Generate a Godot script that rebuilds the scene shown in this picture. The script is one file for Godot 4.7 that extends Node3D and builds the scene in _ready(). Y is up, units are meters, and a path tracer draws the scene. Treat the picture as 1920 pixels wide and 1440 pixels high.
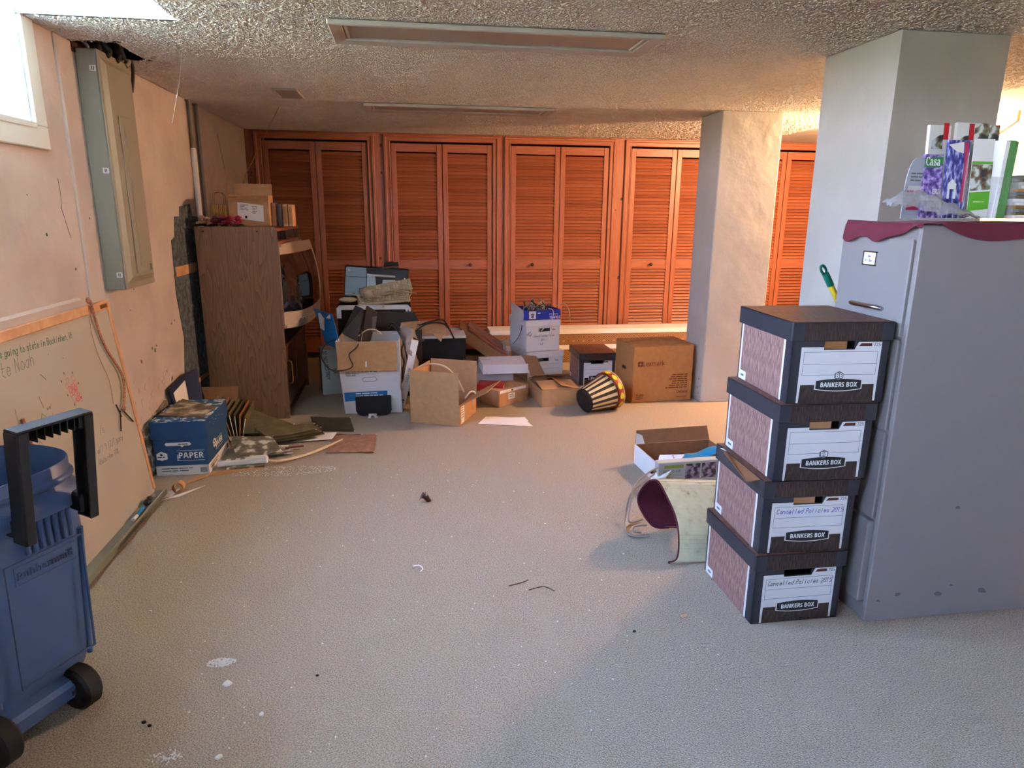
extends Node3D
# Basement room. y up, metres; the floor is y = 0, the left wall runs along -z, the closet wall stands at z = -6.7.

var M := {}
var names := {}
var rng := RandomNumberGenerator.new()

# ---------------------------------------------------------------- naming and nodes
func numbered(called: String, parent: Node) -> String:
	var key := str(parent.get_instance_id()) + "/" + called
	var n: int = names.get(key, 0)
	names[key] = n + 1
	return called if n == 0 else "%s_%03d" % [called, n]

func add(o: Node3D, called: String, parent: Node3D = null) -> Node3D:
	var p: Node3D = self if parent == null else parent
	o.name = numbered(called, p)
	p.add_child(o, true)
	return o

func tag(o: Node3D, label: String, category: String, group := "", kind := "") -> Node3D:
	o.set_meta("label", label)
	o.set_meta("category", category)
	if group != "": o.set_meta("group", group)
	if kind != "": o.set_meta("kind", kind)
	return o

func thing(called: String, label: String, category: String, at := Vector3.ZERO, yaw := 0.0, group := "") -> Node3D:
	var o := Node3D.new()
	add(o, called)
	o.position = at
	o.rotation.y = deg_to_rad(yaw)
	return tag(o, label, category, group)

func mesh_obj(called: String, mesh: Mesh, mat: Material, parent: Node3D = null, xf := Transform3D.IDENTITY) -> MeshInstance3D:
	var o := MeshInstance3D.new()
	o.mesh = mesh
	o.material_override = mat
	o.transform = xf
	add(o, called, parent)
	return o

func mk() -> SurfaceTool:
	var st := SurfaceTool.new()
	st.begin(Mesh.PRIMITIVE_TRIANGLES)
	st.set_smooth_group(-1)
	return st

func done(st: SurfaceTool) -> ArrayMesh:
	st.generate_normals()
	return st.commit()

func obj(called: String, st: SurfaceTool, mat: Material, parent: Node3D = null, xf := Transform3D.IDENTITY) -> MeshInstance3D:
	return mesh_obj(called, done(st), mat, parent, xf)

func struct(called: String, st: SurfaceTool, mat: Material, label: String, category: String) -> MeshInstance3D:
	var o := obj(called, st, mat)
	tag(o, label, category, "", "structure")
	return o

# ---------------------------------------------------------------- shapes
func tri(st: SurfaceTool, a: Vector3, b: Vector3, c: Vector3) -> void:
	for v in [a, c, b]:
		st.add_vertex(v)

func quad(st: SurfaceTool, a: Vector3, b: Vector3, c: Vector3, d: Vector3) -> void:
	tri(st, a, b, c)
	tri(st, a, c, d)

func quad_out(st: SurfaceTool, a: Vector3, b: Vector3, c: Vector3, d: Vector3, center: Vector3) -> void:
	if (b - a).cross(c - a).dot((a + c) * 0.5 - center) < 0.0:
		quad(st, a, d, c, b)
	else:
		quad(st, a, b, c, d)

func at(x: float, y: float, z: float, yaw := 0.0, pitch := 0.0, roll := 0.0) -> Transform3D:
	return Transform3D(Basis.from_euler(Vector3(deg_to_rad(pitch), deg_to_rad(yaw), deg_to_rad(roll))), Vector3(x, y, z))

# a box with chamfered edges, centred on xf
func bx(st: SurfaceTool, size: Vector3, xf := Transform3D.IDENTITY, bev := 0.0) -> void:
	var h := size * 0.5
	var o := xf.origin
	bev = min(bev, min(h.x, min(h.y, h.z)) * 0.9)
	var P := func(s: Vector3, axis: int) -> Vector3:
		var q := Vector3(s.x * h.x, s.y * h.y, s.z * h.z)
		for k in 3:
			if k != axis: q[k] -= s[k] * bev
		return xf * q
	for ax in 3:
		var u := (ax + 1) % 3
		var w := (ax + 2) % 3
		for s in [-1.0, 1.0]:
			var pts := []
			for k in [[-1, -1], [1, -1], [1, 1], [-1, 1]]:
				var sg := Vector3.ZERO
				sg[ax] = s; sg[u] = k[0]; sg[w] = k[1]
				pts.append(P.call(sg, ax))
			quad_out(st, pts[0], pts[1], pts[2], pts[3], o)
	if bev <= 0.0: return
	for ax in 3:                                       # the edge strips run along ax
		var u := (ax + 1) % 3
		var w := (ax + 2) % 3
		for su in [-1.0, 1.0]:
			for sw in [-1.0, 1.0]:
				var s0 := Vector3.ZERO
				s0[ax] = -1; s0[u] = su; s0[w] = sw
				var s1 := s0
				s1[ax] = 1
				quad_out(st, P.call(s0, u), P.call(s1, u), P.call(s1, w), P.call(s0, w), o)
	for sx in [-1.0, 1.0]:
		for sy in [-1.0, 1.0]:
			for sz in [-1.0, 1.0]:
				var s := Vector3(sx, sy, sz)
				var a: Vector3 = P.call(s, 0)
				var b: Vector3 = P.call(s, 1)
				var c: Vector3 = P.call(s, 2)
				if (b - a).cross(c - a).dot(a - o) < 0.0: tri(st, a, c, b)
				else: tri(st, a, b, c)

func span(st: SurfaceTool, lo: Vector3, hi: Vector3, bev := 0.0) -> void:
	bx(st, hi - lo, Transform3D(Basis.IDENTITY, (lo + hi) * 0.5), bev)

# a polygon in the xy plane of xf, given a depth along z (from 0 back to -depth)
func prism(st: SurfaceTool, pts: PackedVector2Array, depth: float, xf := Transform3D.IDENTITY) -> void:
	var p := pts.duplicate()
	if Geometry2D.is_polygon_clockwise(p): p.reverse()
	if Geometry2D.is_polygon_clockwise(p): p.reverse()
	var area := 0.0
	for i in p.size():
		var q := p[(i + 1) % p.size()]
		area += p[i].x * q.y - q.x * p[i].y
	if area < 0.0: p.reverse()
	var idx := Geometry2D.triangulate_polygon(p)
	for i in range(0, idx.size(), 3):
		var a := p[idx[i]]; var b := p[idx[i + 1]]; var c := p[idx[i + 2]]
		if (b - a).cross(c - a) < 0.0:
			var t := b; b = c; c = t
		tri(st, xf * Vector3(a.x, a.y, 0), xf * Vector3(b.x, b.y, 0), xf * Vector3(c.x, c.y, 0))
		tri(st, xf * Vector3(a.x, a.y, -depth), xf * Vector3(c.x, c.y, -depth), xf * Vector3(b.x, b.y, -depth))
	for i in p.size():
		var a := p[i]; var b := p[(i + 1) % p.size()]
		quad(st, xf * Vector3(a.x, a.y, -depth), xf * Vector3(b.x, b.y, -depth), xf * Vector3(b.x, b.y, 0), xf * Vector3(a.x, a.y, 0))

func pv(a: Array) -> PackedVector2Array:
	var p := PackedVector2Array()
	for i in range(0, a.size(), 2): p.append(Vector2(a[i], a[i + 1]))
	return p

func rect(x0: float, y0: float, x1: float, y1: float) -> PackedVector2Array:
	return pv([x0, y0, x1, y0, x1, y1, x0, y1])

# a flat sheet through four corners (counter-clockwise seen from its front), t thick, its front face on the corners
func slab(st: SurfaceTool, a: Vector3, b: Vector3, c: Vector3, d: Vector3, t: float) -> void:
	var n := (c - a).cross(d - b).normalized() * t
	var m := (a + b + c + d) * 0.25 - n * 0.5
	quad_out(st, a, b, c, d, m)
	quad_out(st, a - n, b - n, c - n, d - n, m)
	var e := [a, b, c, d]
	for i in 4:
		var p: Vector3 = e[i]
		var q: Vector3 = e[(i + 1) % 4]
		quad_out(st, p, q, q - n, p - n, m)

# a thick sheet from a function of (u, v) in 0..1
func sheet(st: SurfaceTool, nu: int, nv: int, f: Callable, t: float) -> void:
	var g := []
	for i in nu + 1:
		var row := []
		for j in nv + 1: row.append(f.call(float(i) / nu, float(j) / nv))
		g.append(row)
	var N := func(i: int, j: int) -> Vector3:
		var du: Vector3 = g[min(i + 1, nu)][j] - g[max(i - 1, 0)][j]
		var dv: Vector3 = g[i][min(j + 1, nv)] - g[i][max(j - 1, 0)]
		return du.cross(dv).normalized() * t
	var b := []
	for i in nu + 1:
		var row := []
		for j in nv + 1: row.append(g[i][j] - N.call(i, j))
		b.append(row)
	st.set_smooth_group(0)
	for i in nu:
		for j in nv:
			quad(st, g[i][j], g[i + 1][j], g[i + 1][j + 1], g[i][j + 1])
	st.set_smooth_group(1)
	for i in nu:
		for j in nv:
			quad(st, b[i][j], b[i][j + 1], b[i + 1][j + 1], b[i + 1][j])
	st.set_smooth_group(-1)
	for i in nu:
		quad(st, g[i][0], b[i][0], b[i + 1][0], g[i + 1][0])
		quad(st, g[i][nv], g[i + 1][nv], b[i + 1][nv], b[i][nv])
	for j in nv:
		quad(st, g[0][j], g[0][j + 1], b[0][j + 1], b[0][j])
		quad(st, g[nu][j], b[nu][j], b[nu][j + 1], g[nu][j + 1])

func curve(pts: Array, n := 6) -> Array:
	var out := []
	for i in pts.size() - 1:
		var p0: Vector3 = pts[max(i - 1, 0)]
		var p1: Vector3 = pts[i]
		var p2: Vector3 = pts[i + 1]
		var p3: Vector3 = pts[min(i + 2, pts.size() - 1)]
		for k in n: out.append(p1.cubic_interpolate(p2, p0, p3, float(k) / n))
	out.append(pts[-1])
	return out

func tube(st: SurfaceTool, pts: Array, r: float, sides := 8, r_end := -1.0) -> void:
	var rings := []
	var ref := Vector3.UP
	for i in pts.size():
		var d: Vector3 = (pts[min(i + 1, pts.size() - 1)] - pts[max(i - 1, 0)]).normalized()
		if i == 0 and abs(d.dot(ref)) > 0.9: ref = Vector3.RIGHT
		ref = (ref - d * ref.dot(d)).normalized()
		var s := d.cross(ref)
		var rr: float = r if r_end < 0.0 else lerp(r, r_end, float(i) / (pts.size() - 1))
		var ring := []
		for k in sides:
			var a := TAU * k / sides
			ring.append(pts[i] + (ref * cos(a) + s * sin(a)) * rr)
		rings.append(ring)
	st.set_smooth_group(0)
	for i in rings.size() - 1:
		for k in sides:
			var k2 := (k + 1) % sides
			quad(st, rings[i][k], rings[i][k2], rings[i + 1][k2], rings[i + 1][k])
	st.set_smooth_group(-1)
	for k in range(1, sides - 1):
		tri(st, rings[0][0], rings[0][k + 1], rings[0][k])
		tri(st, rings[-1][0], rings[-1][k], rings[-1][k + 1])

# turn a profile of (radius, height) round the y axis of xf; a new smooth group starts wherever hard holds the index
func lathe(st: SurfaceTool, prof: Array, segs: int, xf := Transform3D.IDENTITY, smooth := true) -> void:
	for i in prof.size() - 1:
		st.set_smooth_group(0 if smooth else i)
		for k in segs:
			var a := TAU * k / segs
			var b := TAU * (k + 1) / segs
			var p: Vector2 = prof[i]
			var q: Vector2 = prof[i + 1]
			var v0 := xf * Vector3(p.x * cos(a), p.y, -p.x * sin(a))
			var v1 := xf * Vector3(p.x * cos(b), p.y, -p.x * sin(b))
			var v2 := xf * Vector3(q.x * cos(b), q.y, -q.x * sin(b))
			var v3 := xf * Vector3(q.x * cos(a), q.y, -q.x * sin(a))
			if p.x > 0.0001: tri(st, v0, v1, v2)
			if q.x > 0.0001: tri(st, v0, v2, v3)
	st.set_smooth_group(-1)

func ball(st: SurfaceTool, c: Vector3, r: Vector3, seg := 10) -> void:
	var prof := []
	for i in seg / 2 + 1:
		var a := -PI / 2 + PI * i / (seg / 2)
		prof.append(Vector2(max(cos(a), 0.0), sin(a)))
	lathe(st, prof, seg, Transform3D(Basis.from_scale(r), c))

# rounded-square sections stacked along y: each [y, half x, half z, exponent, shift x]
func loft(st: SurfaceTool, secs: Array, segs: int) -> void:
	var rings := []
	for s in secs:
		var ring := []
		for k in segs:
			var a := TAU * k / segs
			var c := cos(a)
			var w := sin(a)
			var e: float = 2.0 / s[3]
			ring.append(Vector3(sign(c) * pow(abs(c), e) * s[1] + (s[4] if s.size() > 4 else 0.0), s[0], -sign(w) * pow(abs(w), e) * s[2]))
		rings.append(ring)
	st.set_smooth_group(0)
	for i in rings.size() - 1:
		for k in segs:
			var k2 := (k + 1) % segs
			quad(st, rings[i][k], rings[i][k2], rings[i + 1][k2], rings[i + 1][k])
	st.set_smooth_group(-1)

# the frame of a box face: x to the right, y up, z out of the face, seen from outside
func face(side: String, o: Vector3) -> Transform3D:
	match side:
		"left": return Transform3D(Basis(Vector3(0, 0, 1), Vector3(0, 1, 0), Vector3(-1, 0, 0)), o)
		"right": return Transform3D(Basis(Vector3(0, 0, -1), Vector3(0, 1, 0), Vector3(1, 0, 0)), o)
		"top": return Transform3D(Basis(Vector3(1, 0, 0), Vector3(0, 0, -1), Vector3(0, 1, 0)), o)
		"down": return Transform3D(Basis(Vector3(1, 0, 0), Vector3(0, 0, 1), Vector3(0, -1, 0)), o)
	return Transform3D(Basis.IDENTITY, o)

# ---------------------------------------------------------------- lettering
func text(parent: Node3D, words: String, height: float, mat: Material, xf: Transform3D, font := "Droid Sans", bold := false, squeeze := 1.0, relief := 1.0, called := "lettering") -> void:
	var f := SystemFont.new()
	f.font_names = PackedStringArray([font])
	if bold: f.font_weight = 700
	var t := TextMesh.new()
	t.text = words
	t.font = f
	t.font_size = 32
	t.pixel_size = height / 24.0
	t.depth = 0.0008
	t.curve_step = 2.0
	mesh_obj(called, t, mat, parent, xf * Transform3D(Basis.from_scale(Vector3(squeeze, 1, relief)), Vector3.ZERO))

const PEN := {
	"a": "46261413223244 4643 52", "b": "1912 15263645433212", "c": "4536261413223243", "d": "4942 4536261413223243", "e": "14444536261413223243",
	"f": "48392822 1636", "g": "4536261413223243 4641302011", "h": "1912 1526364542", "i": "2622 2728", "k": "1912 4614 2442", "l": "2922", "m": "1612 15263532 35465552",
	"n": "1612 1526364542", "o": "261413223243453626", "p": "1610 15263645433212", "r": "1612 14263645", "s": "45362615243443322213", "t": "29233242 1646",
	"u": "16132232434642", "v": "163246", "w": "1622344256", "y": "1632 4610", "x": "1642 4612", "z": "16461242",
	"A": "123952 2545", "B": "1912 193948473616 3645433212", "C": "48392918141322324352", "D": "1912 19294746433212", "E": "49191242 1636", "I": "2922", "M": "1219355952",
	"N": "12194249", "O": "291813223243483929", "P": "1912 193948473616", "R": "1912 193948473616 2642", "S": "48392918172635443322 2213", "T": "1959 3932", "V": "193259",
	"Y": "193559 3532", "Z": "19491242", "H": "1912 4942 1646",
	"0": "291813223243483929", "1": "1829 2922", "2": "18293847461242", "3": "1839474635443322 13", "5": "4919163645433212", "8": "36182948361422324436", "7": "194922", "U": "191322324349", "9": "473626171829384842",
	"-": "1545", ",": "2211", ".": "2223", "/": "1249", "'": "2927"}

# handwriting: thin flat strokes of ink lying on the surface; size is the height of a capital
func ink(parent: Node3D, words: String, size: float, width: float, mat: Material, xf: Transform3D, slant := 0.15, called := "handwriting") -> void:
	var st := mk()
	var x := 0.0
	var s := size / 7.0
	for ch in words:
		if PEN.has(ch):
			for stroke in (PEN[ch] as String).split(" "):
				var pts := []
				for i in range(0, stroke.length() - 1, 2):
					var px := float(stroke[i]) + rng.randf_range(-0.22, 0.22)
					var py := float(stroke[i + 1]) - 2.0 + rng.randf_range(-0.22, 0.22)
					pts.append(Vector2((x + px - 1.0 + py * slant) * s, py * s))
				ribbon(st, pts, width, xf)
			x += 4.6
		else:
			x += 3.0
	obj(called, st, mat, parent)

func ribbon(st: SurfaceTool, pts: Array, width: float, xf: Transform3D) -> void:
	for i in pts.size() - 1:
		var a: Vector2 = pts[i]
		var b: Vector2 = pts[i + 1]
		var d := (b - a).normalized() * width * 0.35
		a -= d
		b += d
		var n := (b - a).orthogonal().normalized() * width * 0.5
		prism(st, PackedVector2Array([a + n, b + n, b - n, a - n]), 0.0004, xf * Transform3D(Basis.IDENTITY, Vector3(0, 0, 0.0006)))

# rows of print too small to read
func small_print(parent: Node3D, xf: Transform3D, rows: Array, h: float, mat: Material, align_right := false) -> void:
	var st := mk()
	var y := 0.0
	for w in rows:
		var x := 0.0
		while x < w - 0.002:
			var l: float = min(rng.randf_range(2.0, 6.0) * h, w - x)
			var x0: float = (x - w) if align_right else x
			prism(st, rect(x0, y, x0 + l, y + h * 0.75), 0.0004, xf * Transform3D(Basis.IDENTITY, Vector3(0, 0, 0.0006)))
			x += l + h * 0.6
		y -= h * 1.7
	obj("small_print", st, mat, parent)

func patch(parent: Node3D, called: String, pts: PackedVector2Array, mat: Material, xf: Transform3D, lift := 0.0005) -> MeshInstance3D:
	var st := mk()
	prism(st, pts, 0.0006, xf * Transform3D(Basis.IDENTITY, Vector3(0, 0, lift)))
	return obj(called, st, mat, parent)

# ---------------------------------------------------------------- materials
func rgb(r: float, g: float, b: float) -> Color:
	return Color(r / 255.0, g / 255.0, b / 255.0)

func mat(color: Color, rough := 0.8, metal := 0.0) -> StandardMaterial3D:
	var m := StandardMaterial3D.new()
	m.albedo_color = color
	m.roughness = rough
	m.metallic = metal
	return m

func noise_tex(sd: int, freq: float, type: int, stops: Array, size := 512, octaves := 3, normal := false, strength := 4.0) -> NoiseTexture2D:
	var n := FastNoiseLite.new()
	n.seed = sd
	n.frequency = freq
	n.noise_type = type
	n.fractal_octaves = octaves
	if type == FastNoiseLite.TYPE_CELLULAR: n.cellular_return_type = FastNoiseLite.RETURN_DISTANCE
	var t := NoiseTexture2D.new()
	t.noise = n
	t.width = size
	t.height = size
	t.seamless = true
	t.as_normal_map = normal
	t.bump_strength = strength
	if stops.size() > 0:
		var g := Gradient.new()
		var offs := PackedFloat32Array()
		var cols := PackedColorArray()
		for s in stops:
			offs.append(s[0])
			cols.append(s[1])
		g.offsets = offs
		g.colors = cols
		t.color_ramp = g
	return t

# a material whose colour comes from noise laid on the three planes; scale is repeats per metre along each axis
func tri_mat(tex: Texture2D, scale: Vector3, rough: float, normal: Texture2D = null, nscale := 1.0, world := false, tint := Color.WHITE) -> StandardMaterial3D:
	var m := mat(tint, rough)
	m.albedo_texture = tex
	m.uv1_triplanar = true
	m.uv1_world_triplanar = world
	m.uv1_scale = scale
	m.uv1_triplanar_sharpness = 4.0
	if normal != null:
		m.normal_enabled = true
		m.normal_texture = normal
		m.normal_scale = nscale
	return m

func grey(v: float) -> Color:
	return Color(v, v, v)

func make_materials() -> void:
	var SIM := FastNoiseLite.TYPE_SIMPLEX_SMOOTH
	var CEL := FastNoiseLite.TYPE_CELLULAR
	# carpet: short loop pile, flecked grey-beige
	var carpet_a := noise_tex(3, 0.13, SIM, [[0.2, rgb(128, 114, 99)], [0.42, rgb(160, 144, 126)], [0.58, rgb(170, 154, 136)], [0.8, rgb(192, 177, 159)]], 1024, 3)
	var carpet_n := noise_tex(3, 0.13, SIM, [], 1024, 3, true, 3.5)
	M.carpet = tri_mat(carpet_a, Vector3.ONE * 1.25, 1.0, carpet_n, 1.0, true)
	# ceiling: sprayed stipple, pale lumps on a slightly darker coat
	var pop_a := noise_tex(12, 0.004, SIM, [[0.2, rgb(206, 200, 190)], [0.8, rgb(214, 208, 199)]], 512, 3)
	var pop_n := noise_tex(11, 0.045, SIM, [[0.0, grey(0.1)], [0.52, grey(0.15)], [0.68, grey(0.85)], [1.0, grey(1.0)]], 1024, 2, true, 14.0)
	M.popcorn = tri_mat(pop_a, Vector3.ONE * 1.5, 0.95, pop_n, 1.0, true)
	M.popcorn_bit = mat(rgb(212, 206, 197), 0.95)
	var plaster_n := noise_tex(21, 0.012, SIM, [], 512, 5, true, 7.0)
	var plaster_a := noise_tex(22, 0.006, SIM, [[0.2, rgb(178, 164, 157)], [0.5, rgb(186, 172, 165)], [0.8, rgb(192, 179, 172)]], 512, 4)
	M.wall = tri_mat(plaster_a, Vector3.ONE * 0.7, 0.85, plaster_n, 0.4, true)
	var pil_a := noise_tex(23, 0.006, SIM, [[0.2, rgb(178, 173, 164)], [0.8, rgb(186, 181, 172)]], 512, 3)
	M.pillar = tri_mat(pil_a, Vector3.ONE * 0.7, 0.55, plaster_n, 0.2, true)
	M.white_paint = mat(rgb(204, 206, 202), 0.5)
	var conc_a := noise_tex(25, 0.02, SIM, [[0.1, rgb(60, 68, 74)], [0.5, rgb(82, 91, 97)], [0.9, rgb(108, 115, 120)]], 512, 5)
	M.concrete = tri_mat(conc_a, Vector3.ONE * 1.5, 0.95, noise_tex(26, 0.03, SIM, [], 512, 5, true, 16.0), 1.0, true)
	# woods: one isotropic noise drawn out along the grain by uneven scales
	var pine_a := noise_tex(31, 0.012, SIM, [[0.1, rgb(146, 80, 52)], [0.4, rgb(154, 86, 56)], [0.6, rgb(159, 90, 59)], [0.9, rgb(168, 98, 65)]], 512, 4)
	var grain_n := noise_tex(32, 0.02, SIM, [], 512, 4, true, 3.0)
	M.pine_up = tri_mat(pine_a, Vector3(9, 0.5, 9), 0.42, grain_n, 0.35)
	M.pine_across = tri_mat(pine_a, Vector3(0.5, 9, 9), 0.42, grain_n, 0.35)
	M.pine_slats = []
	var slat_a := noise_tex(33, 0.012, SIM, [[0.2, rgb(152, 85, 55)], [0.5, rgb(156, 88, 58)], [0.8, rgb(160, 92, 61)]], 512, 3)
	for k in 4:
		var m := tri_mat(slat_a, Vector3(0.6, 8, 8), 0.42, null, 1.0, false, [Color.WHITE, rgb(238, 232, 228), rgb(222, 214, 208), rgb(246, 240, 230)][k])
		m.uv1_offset = Vector3(0.13 * k, 0.37 * k, 0.2 * k)
		M.pine_slats.append(m)
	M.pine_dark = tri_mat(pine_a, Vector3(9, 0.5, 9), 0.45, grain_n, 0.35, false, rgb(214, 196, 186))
	M.knot = mat(rgb(62, 26, 12), 0.6)
	M.cabinet_oak = oak_material()
	M.dark_wood = tri_mat(noise_tex(41, 0.012, SIM, [[0.1, rgb(38, 24, 18)], [0.5, rgb(70, 42, 28)], [0.9, rgb(100, 60, 38)]], 512, 4), Vector3(10, 0.8, 10), 0.5)
	# printed wood grain of the record boxes: light on the long side, dark on the end
	var print_l := noise_tex(51, 0.03, SIM, [[0.15, rgb(60, 42, 38)], [0.35, rgb(128, 92, 84)], [0.6, rgb(156, 116, 106)], [0.9, rgb(184, 144, 132)]], 512, 4)
	M.print_light = tri_mat(print_l, Vector3(16, 1.2, 16), 0.6)
	var print_d := noise_tex(52, 0.03, SIM, [[0.2, rgb(24, 16, 13)], [0.5, rgb(52, 36, 30)], [0.9, rgb(84, 60, 50)]], 512, 4)
	M.print_dark = tri_mat(print_d, Vector3(16, 1.2, 16), 0.6)
	M.lid_top = tri_mat(noise_tex(53, 0.03, SIM, [[0.2, rgb(60, 36, 28)], [0.5, rgb(96, 58, 44)], [0.9, rgb(130, 84, 64)]], 512, 4), Vector3(7, 7, 0.9), 0.38)
	M.black_board = mat(rgb(44, 45, 52), 0.45)
	# card, paper, plastics
	var card_a := noise_tex(61, 0.02, SIM, [[0.2, rgb(176, 130, 88)], [0.8, rgb(184, 138, 95)]], 256, 4)
	M.card = tri_mat(card_a, Vector3.ONE * 3.0, 0.85)
	M.card_pale = tri_mat(card_a, Vector3.ONE * 3.0, 0.85, null, 1.0, false, rgb(255, 250, 240))
	M.card_dark = tri_mat(card_a, Vector3.ONE * 3.0, 0.85, null, 1.0, false, rgb(196, 180, 170))
	M.card_gold = tri_mat(card_a, Vector3.ONE * 3.0, 0.8, null, 1.0, false, rgb(240, 226, 190))
	M.white_card = mat(rgb(226, 222, 220), 0.6)
	M.paper = mat(rgb(236, 232, 230), 0.8)
	M.black = mat(rgb(18, 18, 19), 0.5)
	M.black_matt = mat(rgb(13, 13, 14), 0.85)
	M.black_plastic = mat(rgb(20, 20, 21), 0.42)
	M.rubber = mat(rgb(14, 14, 14), 0.7)
	M.ink_black = mat(rgb(30, 28, 30), 0.7)
	M.ink_blue = mat(rgb(52, 62, 150), 0.6)
	M.ink_green = mat(rgb(40, 110, 78), 0.6)
	M.ink_grey = mat(rgb(108, 112, 110), 0.7)
	M.ink_red = mat(rgb(206, 96, 92), 0.7)
	M.print_brown = mat(rgb(92, 40, 22), 0.8)
	M.white_print = mat(rgb(232, 232, 228), 0.6)
	var dust := noise_tex(71, 0.012, SIM, [[0.35, rgb(22, 62, 104)], [0.55, rgb(60, 96, 130)], [0.7, rgb(190, 196, 198)], [0.9, rgb(222, 222, 220)]], 512, 5)
	M.blue_box = mat(rgb(20, 66, 112), 0.55)
	M.blue_dusty = tri_mat(dust, Vector3.ONE * 2.4, 0.85)
	var fold_a := noise_tex(72, 0.01, SIM, [[0.2, rgb(86, 76, 50)], [0.8, rgb(104, 92, 62)]], 256, 4)
	M.folder_olive = tri_mat(fold_a, Vector3.ONE * 3.0, 0.7)
	M.folder_dark = tri_mat(fold_a, Vector3.ONE * 3.0, 0.7, null, 1.0, false, rgb(196, 192, 180))
	M.folder_pink = tri_mat(noise_tex(73, 0.02, SIM, [[0.2, rgb(136, 98, 78)], [0.8, rgb(158, 118, 96)]], 256, 4), Vector3.ONE * 3.0, 0.7)
	M.folder_dusty = tri_mat(noise_tex(74, 0.012, SIM, [[0.3, rgb(96, 88, 74)], [0.58, rgb(130, 120, 104)], [0.66, rgb(198, 192, 182)], [0.9, rgb(220, 216, 208)]], 512, 5), Vector3.ONE * 1.8, 0.9)
	M.board_dusty = tri_mat(noise_tex(75, 0.01, SIM, [[0.25, rgb(88, 70, 50)], [0.55, rgb(118, 98, 74)], [0.75, rgb(168, 152, 130)], [0.95, rgb(206, 196, 180)]], 512, 5), Vector3.ONE * 1.6, 0.85)
	M.whiteboard = tri_mat(noise_tex(76, 0.006, SIM, [[0.2, rgb(178, 170, 157)], [0.8, rgb(186, 178, 165)]], 256, 3), Vector3.ONE * 1.0, 0.35)
	M.wood_trim = tri_mat(noise_tex(77, 0.01, SIM, [[0.2, rgb(186, 132, 92)], [0.8, rgb(206, 154, 112)]], 256, 4), Vector3.ONE * 3.0, 0.6)
	M.alu = mat(rgb(150, 156, 146), 0.5, 0.6)
	M.steel = mat(rgb(200, 200, 204), 0.22, 1.0)
	M.brass = mat(rgb(150, 112, 64), 0.35, 0.9)
	M.panel_grey = mat(rgb(142, 138, 124), 0.5)
	M.conduit = mat(rgb(120, 116, 108), 0.5, 0.3)
	M.cabinet_grey = mat(rgb(136, 129, 128), 0.45)
	M.scuff = mat(rgb(104, 96, 94), 0.7)
	M.fixture = mat(rgb(172, 163, 155), 0.45)
	M.diffuser = tri_mat(noise_tex(81, 0.2, SIM, [[0.0, rgb(150, 136, 124)], [1.0, rgb(160, 146, 134)]], 256, 2), Vector3.ONE * 2.0, 0.5)
	M.blue_bin = mat(rgb(68, 94, 134), 0.42)
	M.screen = mat(rgb(16, 16, 18), 0.06)
	M.tv_silver = mat(rgb(176, 160, 146), 0.42)
	M.keyboard = mat(rgb(196, 176, 142), 0.55)
	M.keys = mat(rgb(206, 188, 156), 0.55)
	M.cable_grey = mat(rgb(128, 122, 116), 0.55)
	M.cable_black = mat(rgb(22, 18, 18), 0.5)
	M.cable_cream = mat(rgb(208, 184, 150), 0.55)
	M.printer_face = mat(rgb(150, 178, 196), 0.3)
	M.brown_plastic = mat(rgb(58, 44, 34), 0.75)
	M.navy = mat(rgb(20, 30, 66), 0.5)
	M.bright_blue = mat(rgb(18, 104, 168), 0.5)
	M.staples_blue = mat(rgb(20, 42, 142), 0.45)
	M.red_book = mat(rgb(178, 32, 26), 0.5)
	var weave := noise_tex(91, 0.05, CEL, [[0.0, rgb(96, 62, 40)], [0.5, rgb(146, 104, 70)], [1.0, rgb(176, 134, 94)]], 256, 2)
	M.pattern_cloth = tri_mat(weave, Vector3.ONE * 5.0, 0.9)
	M.pattern_light = mat(rgb(190, 146, 104), 0.9)
	M.basket_dark = mat(rgb(52, 40, 30), 0.4)
	M.basket_cream = mat(rgb(224, 208, 164), 0.4)
	M.basket_red = mat(rgb(172, 62, 40), 0.4)
	M.basket_lime = mat(rgb(196, 200, 44), 0.4)
	M.maroon = mat(rgb(96, 18, 42), 0.75)
	M.maroon.rim_enabled = true
	M.maroon.rim = 0.3
	M.mat_carpet = tri_mat(noise_tex(95, 0.2, SIM, [[0.2, rgb(50, 8, 20)], [0.8, rgb(104, 24, 46)]], 256, 2), Vector3.ONE * 4.0, 1.0)
	M.mat_back = tri_mat(noise_tex(96, 0.015, SIM, [[0.04, rgb(110, 100, 68)], [0.14, rgb(180, 170, 130)], [0.3, rgb(197, 188, 150)], [0.9, rgb(208, 200, 164)]], 512, 5), Vector3.ONE * 2.0, 0.7)
	M.glass = mat(Color(0.9, 0.95, 0.95, 0.12), 0.02)
	M.glass.transparency = BaseMaterial3D.TRANSPARENCY_ALPHA
	M.acrylic = mat(Color(0.92, 0.95, 0.95, 0.14), 0.05)
	M.acrylic.transparency = BaseMaterial3D.TRANSPARENCY_ALPHA
	M.bag = mat(Color(0.9, 0.92, 0.95, 0.2), 0.1)
	M.bag.transparency = BaseMaterial3D.TRANSPARENCY_ALPHA
	M.lawn = tri_mat(noise_tex(97, 0.05, SIM, [[0.2, rgb(96, 104, 80)], [0.8, rgb(138, 143, 118)]], 256, 4), Vector3.ONE * 0.8, 1.0, null, 1.0, true)
	M.rope = tri_mat(noise_tex(98, 0.06, SIM, [[0.3, rgb(120, 84, 62)], [0.5, rgb(176, 128, 96)], [0.62, rgb(176, 84, 70)], [0.8, rgb(196, 156, 122)]], 256, 3), Vector3.ONE * 8.0, 0.9)
	M.kraft_gold = mat(rgb(176, 132, 66), 0.45, 0.3)
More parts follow.
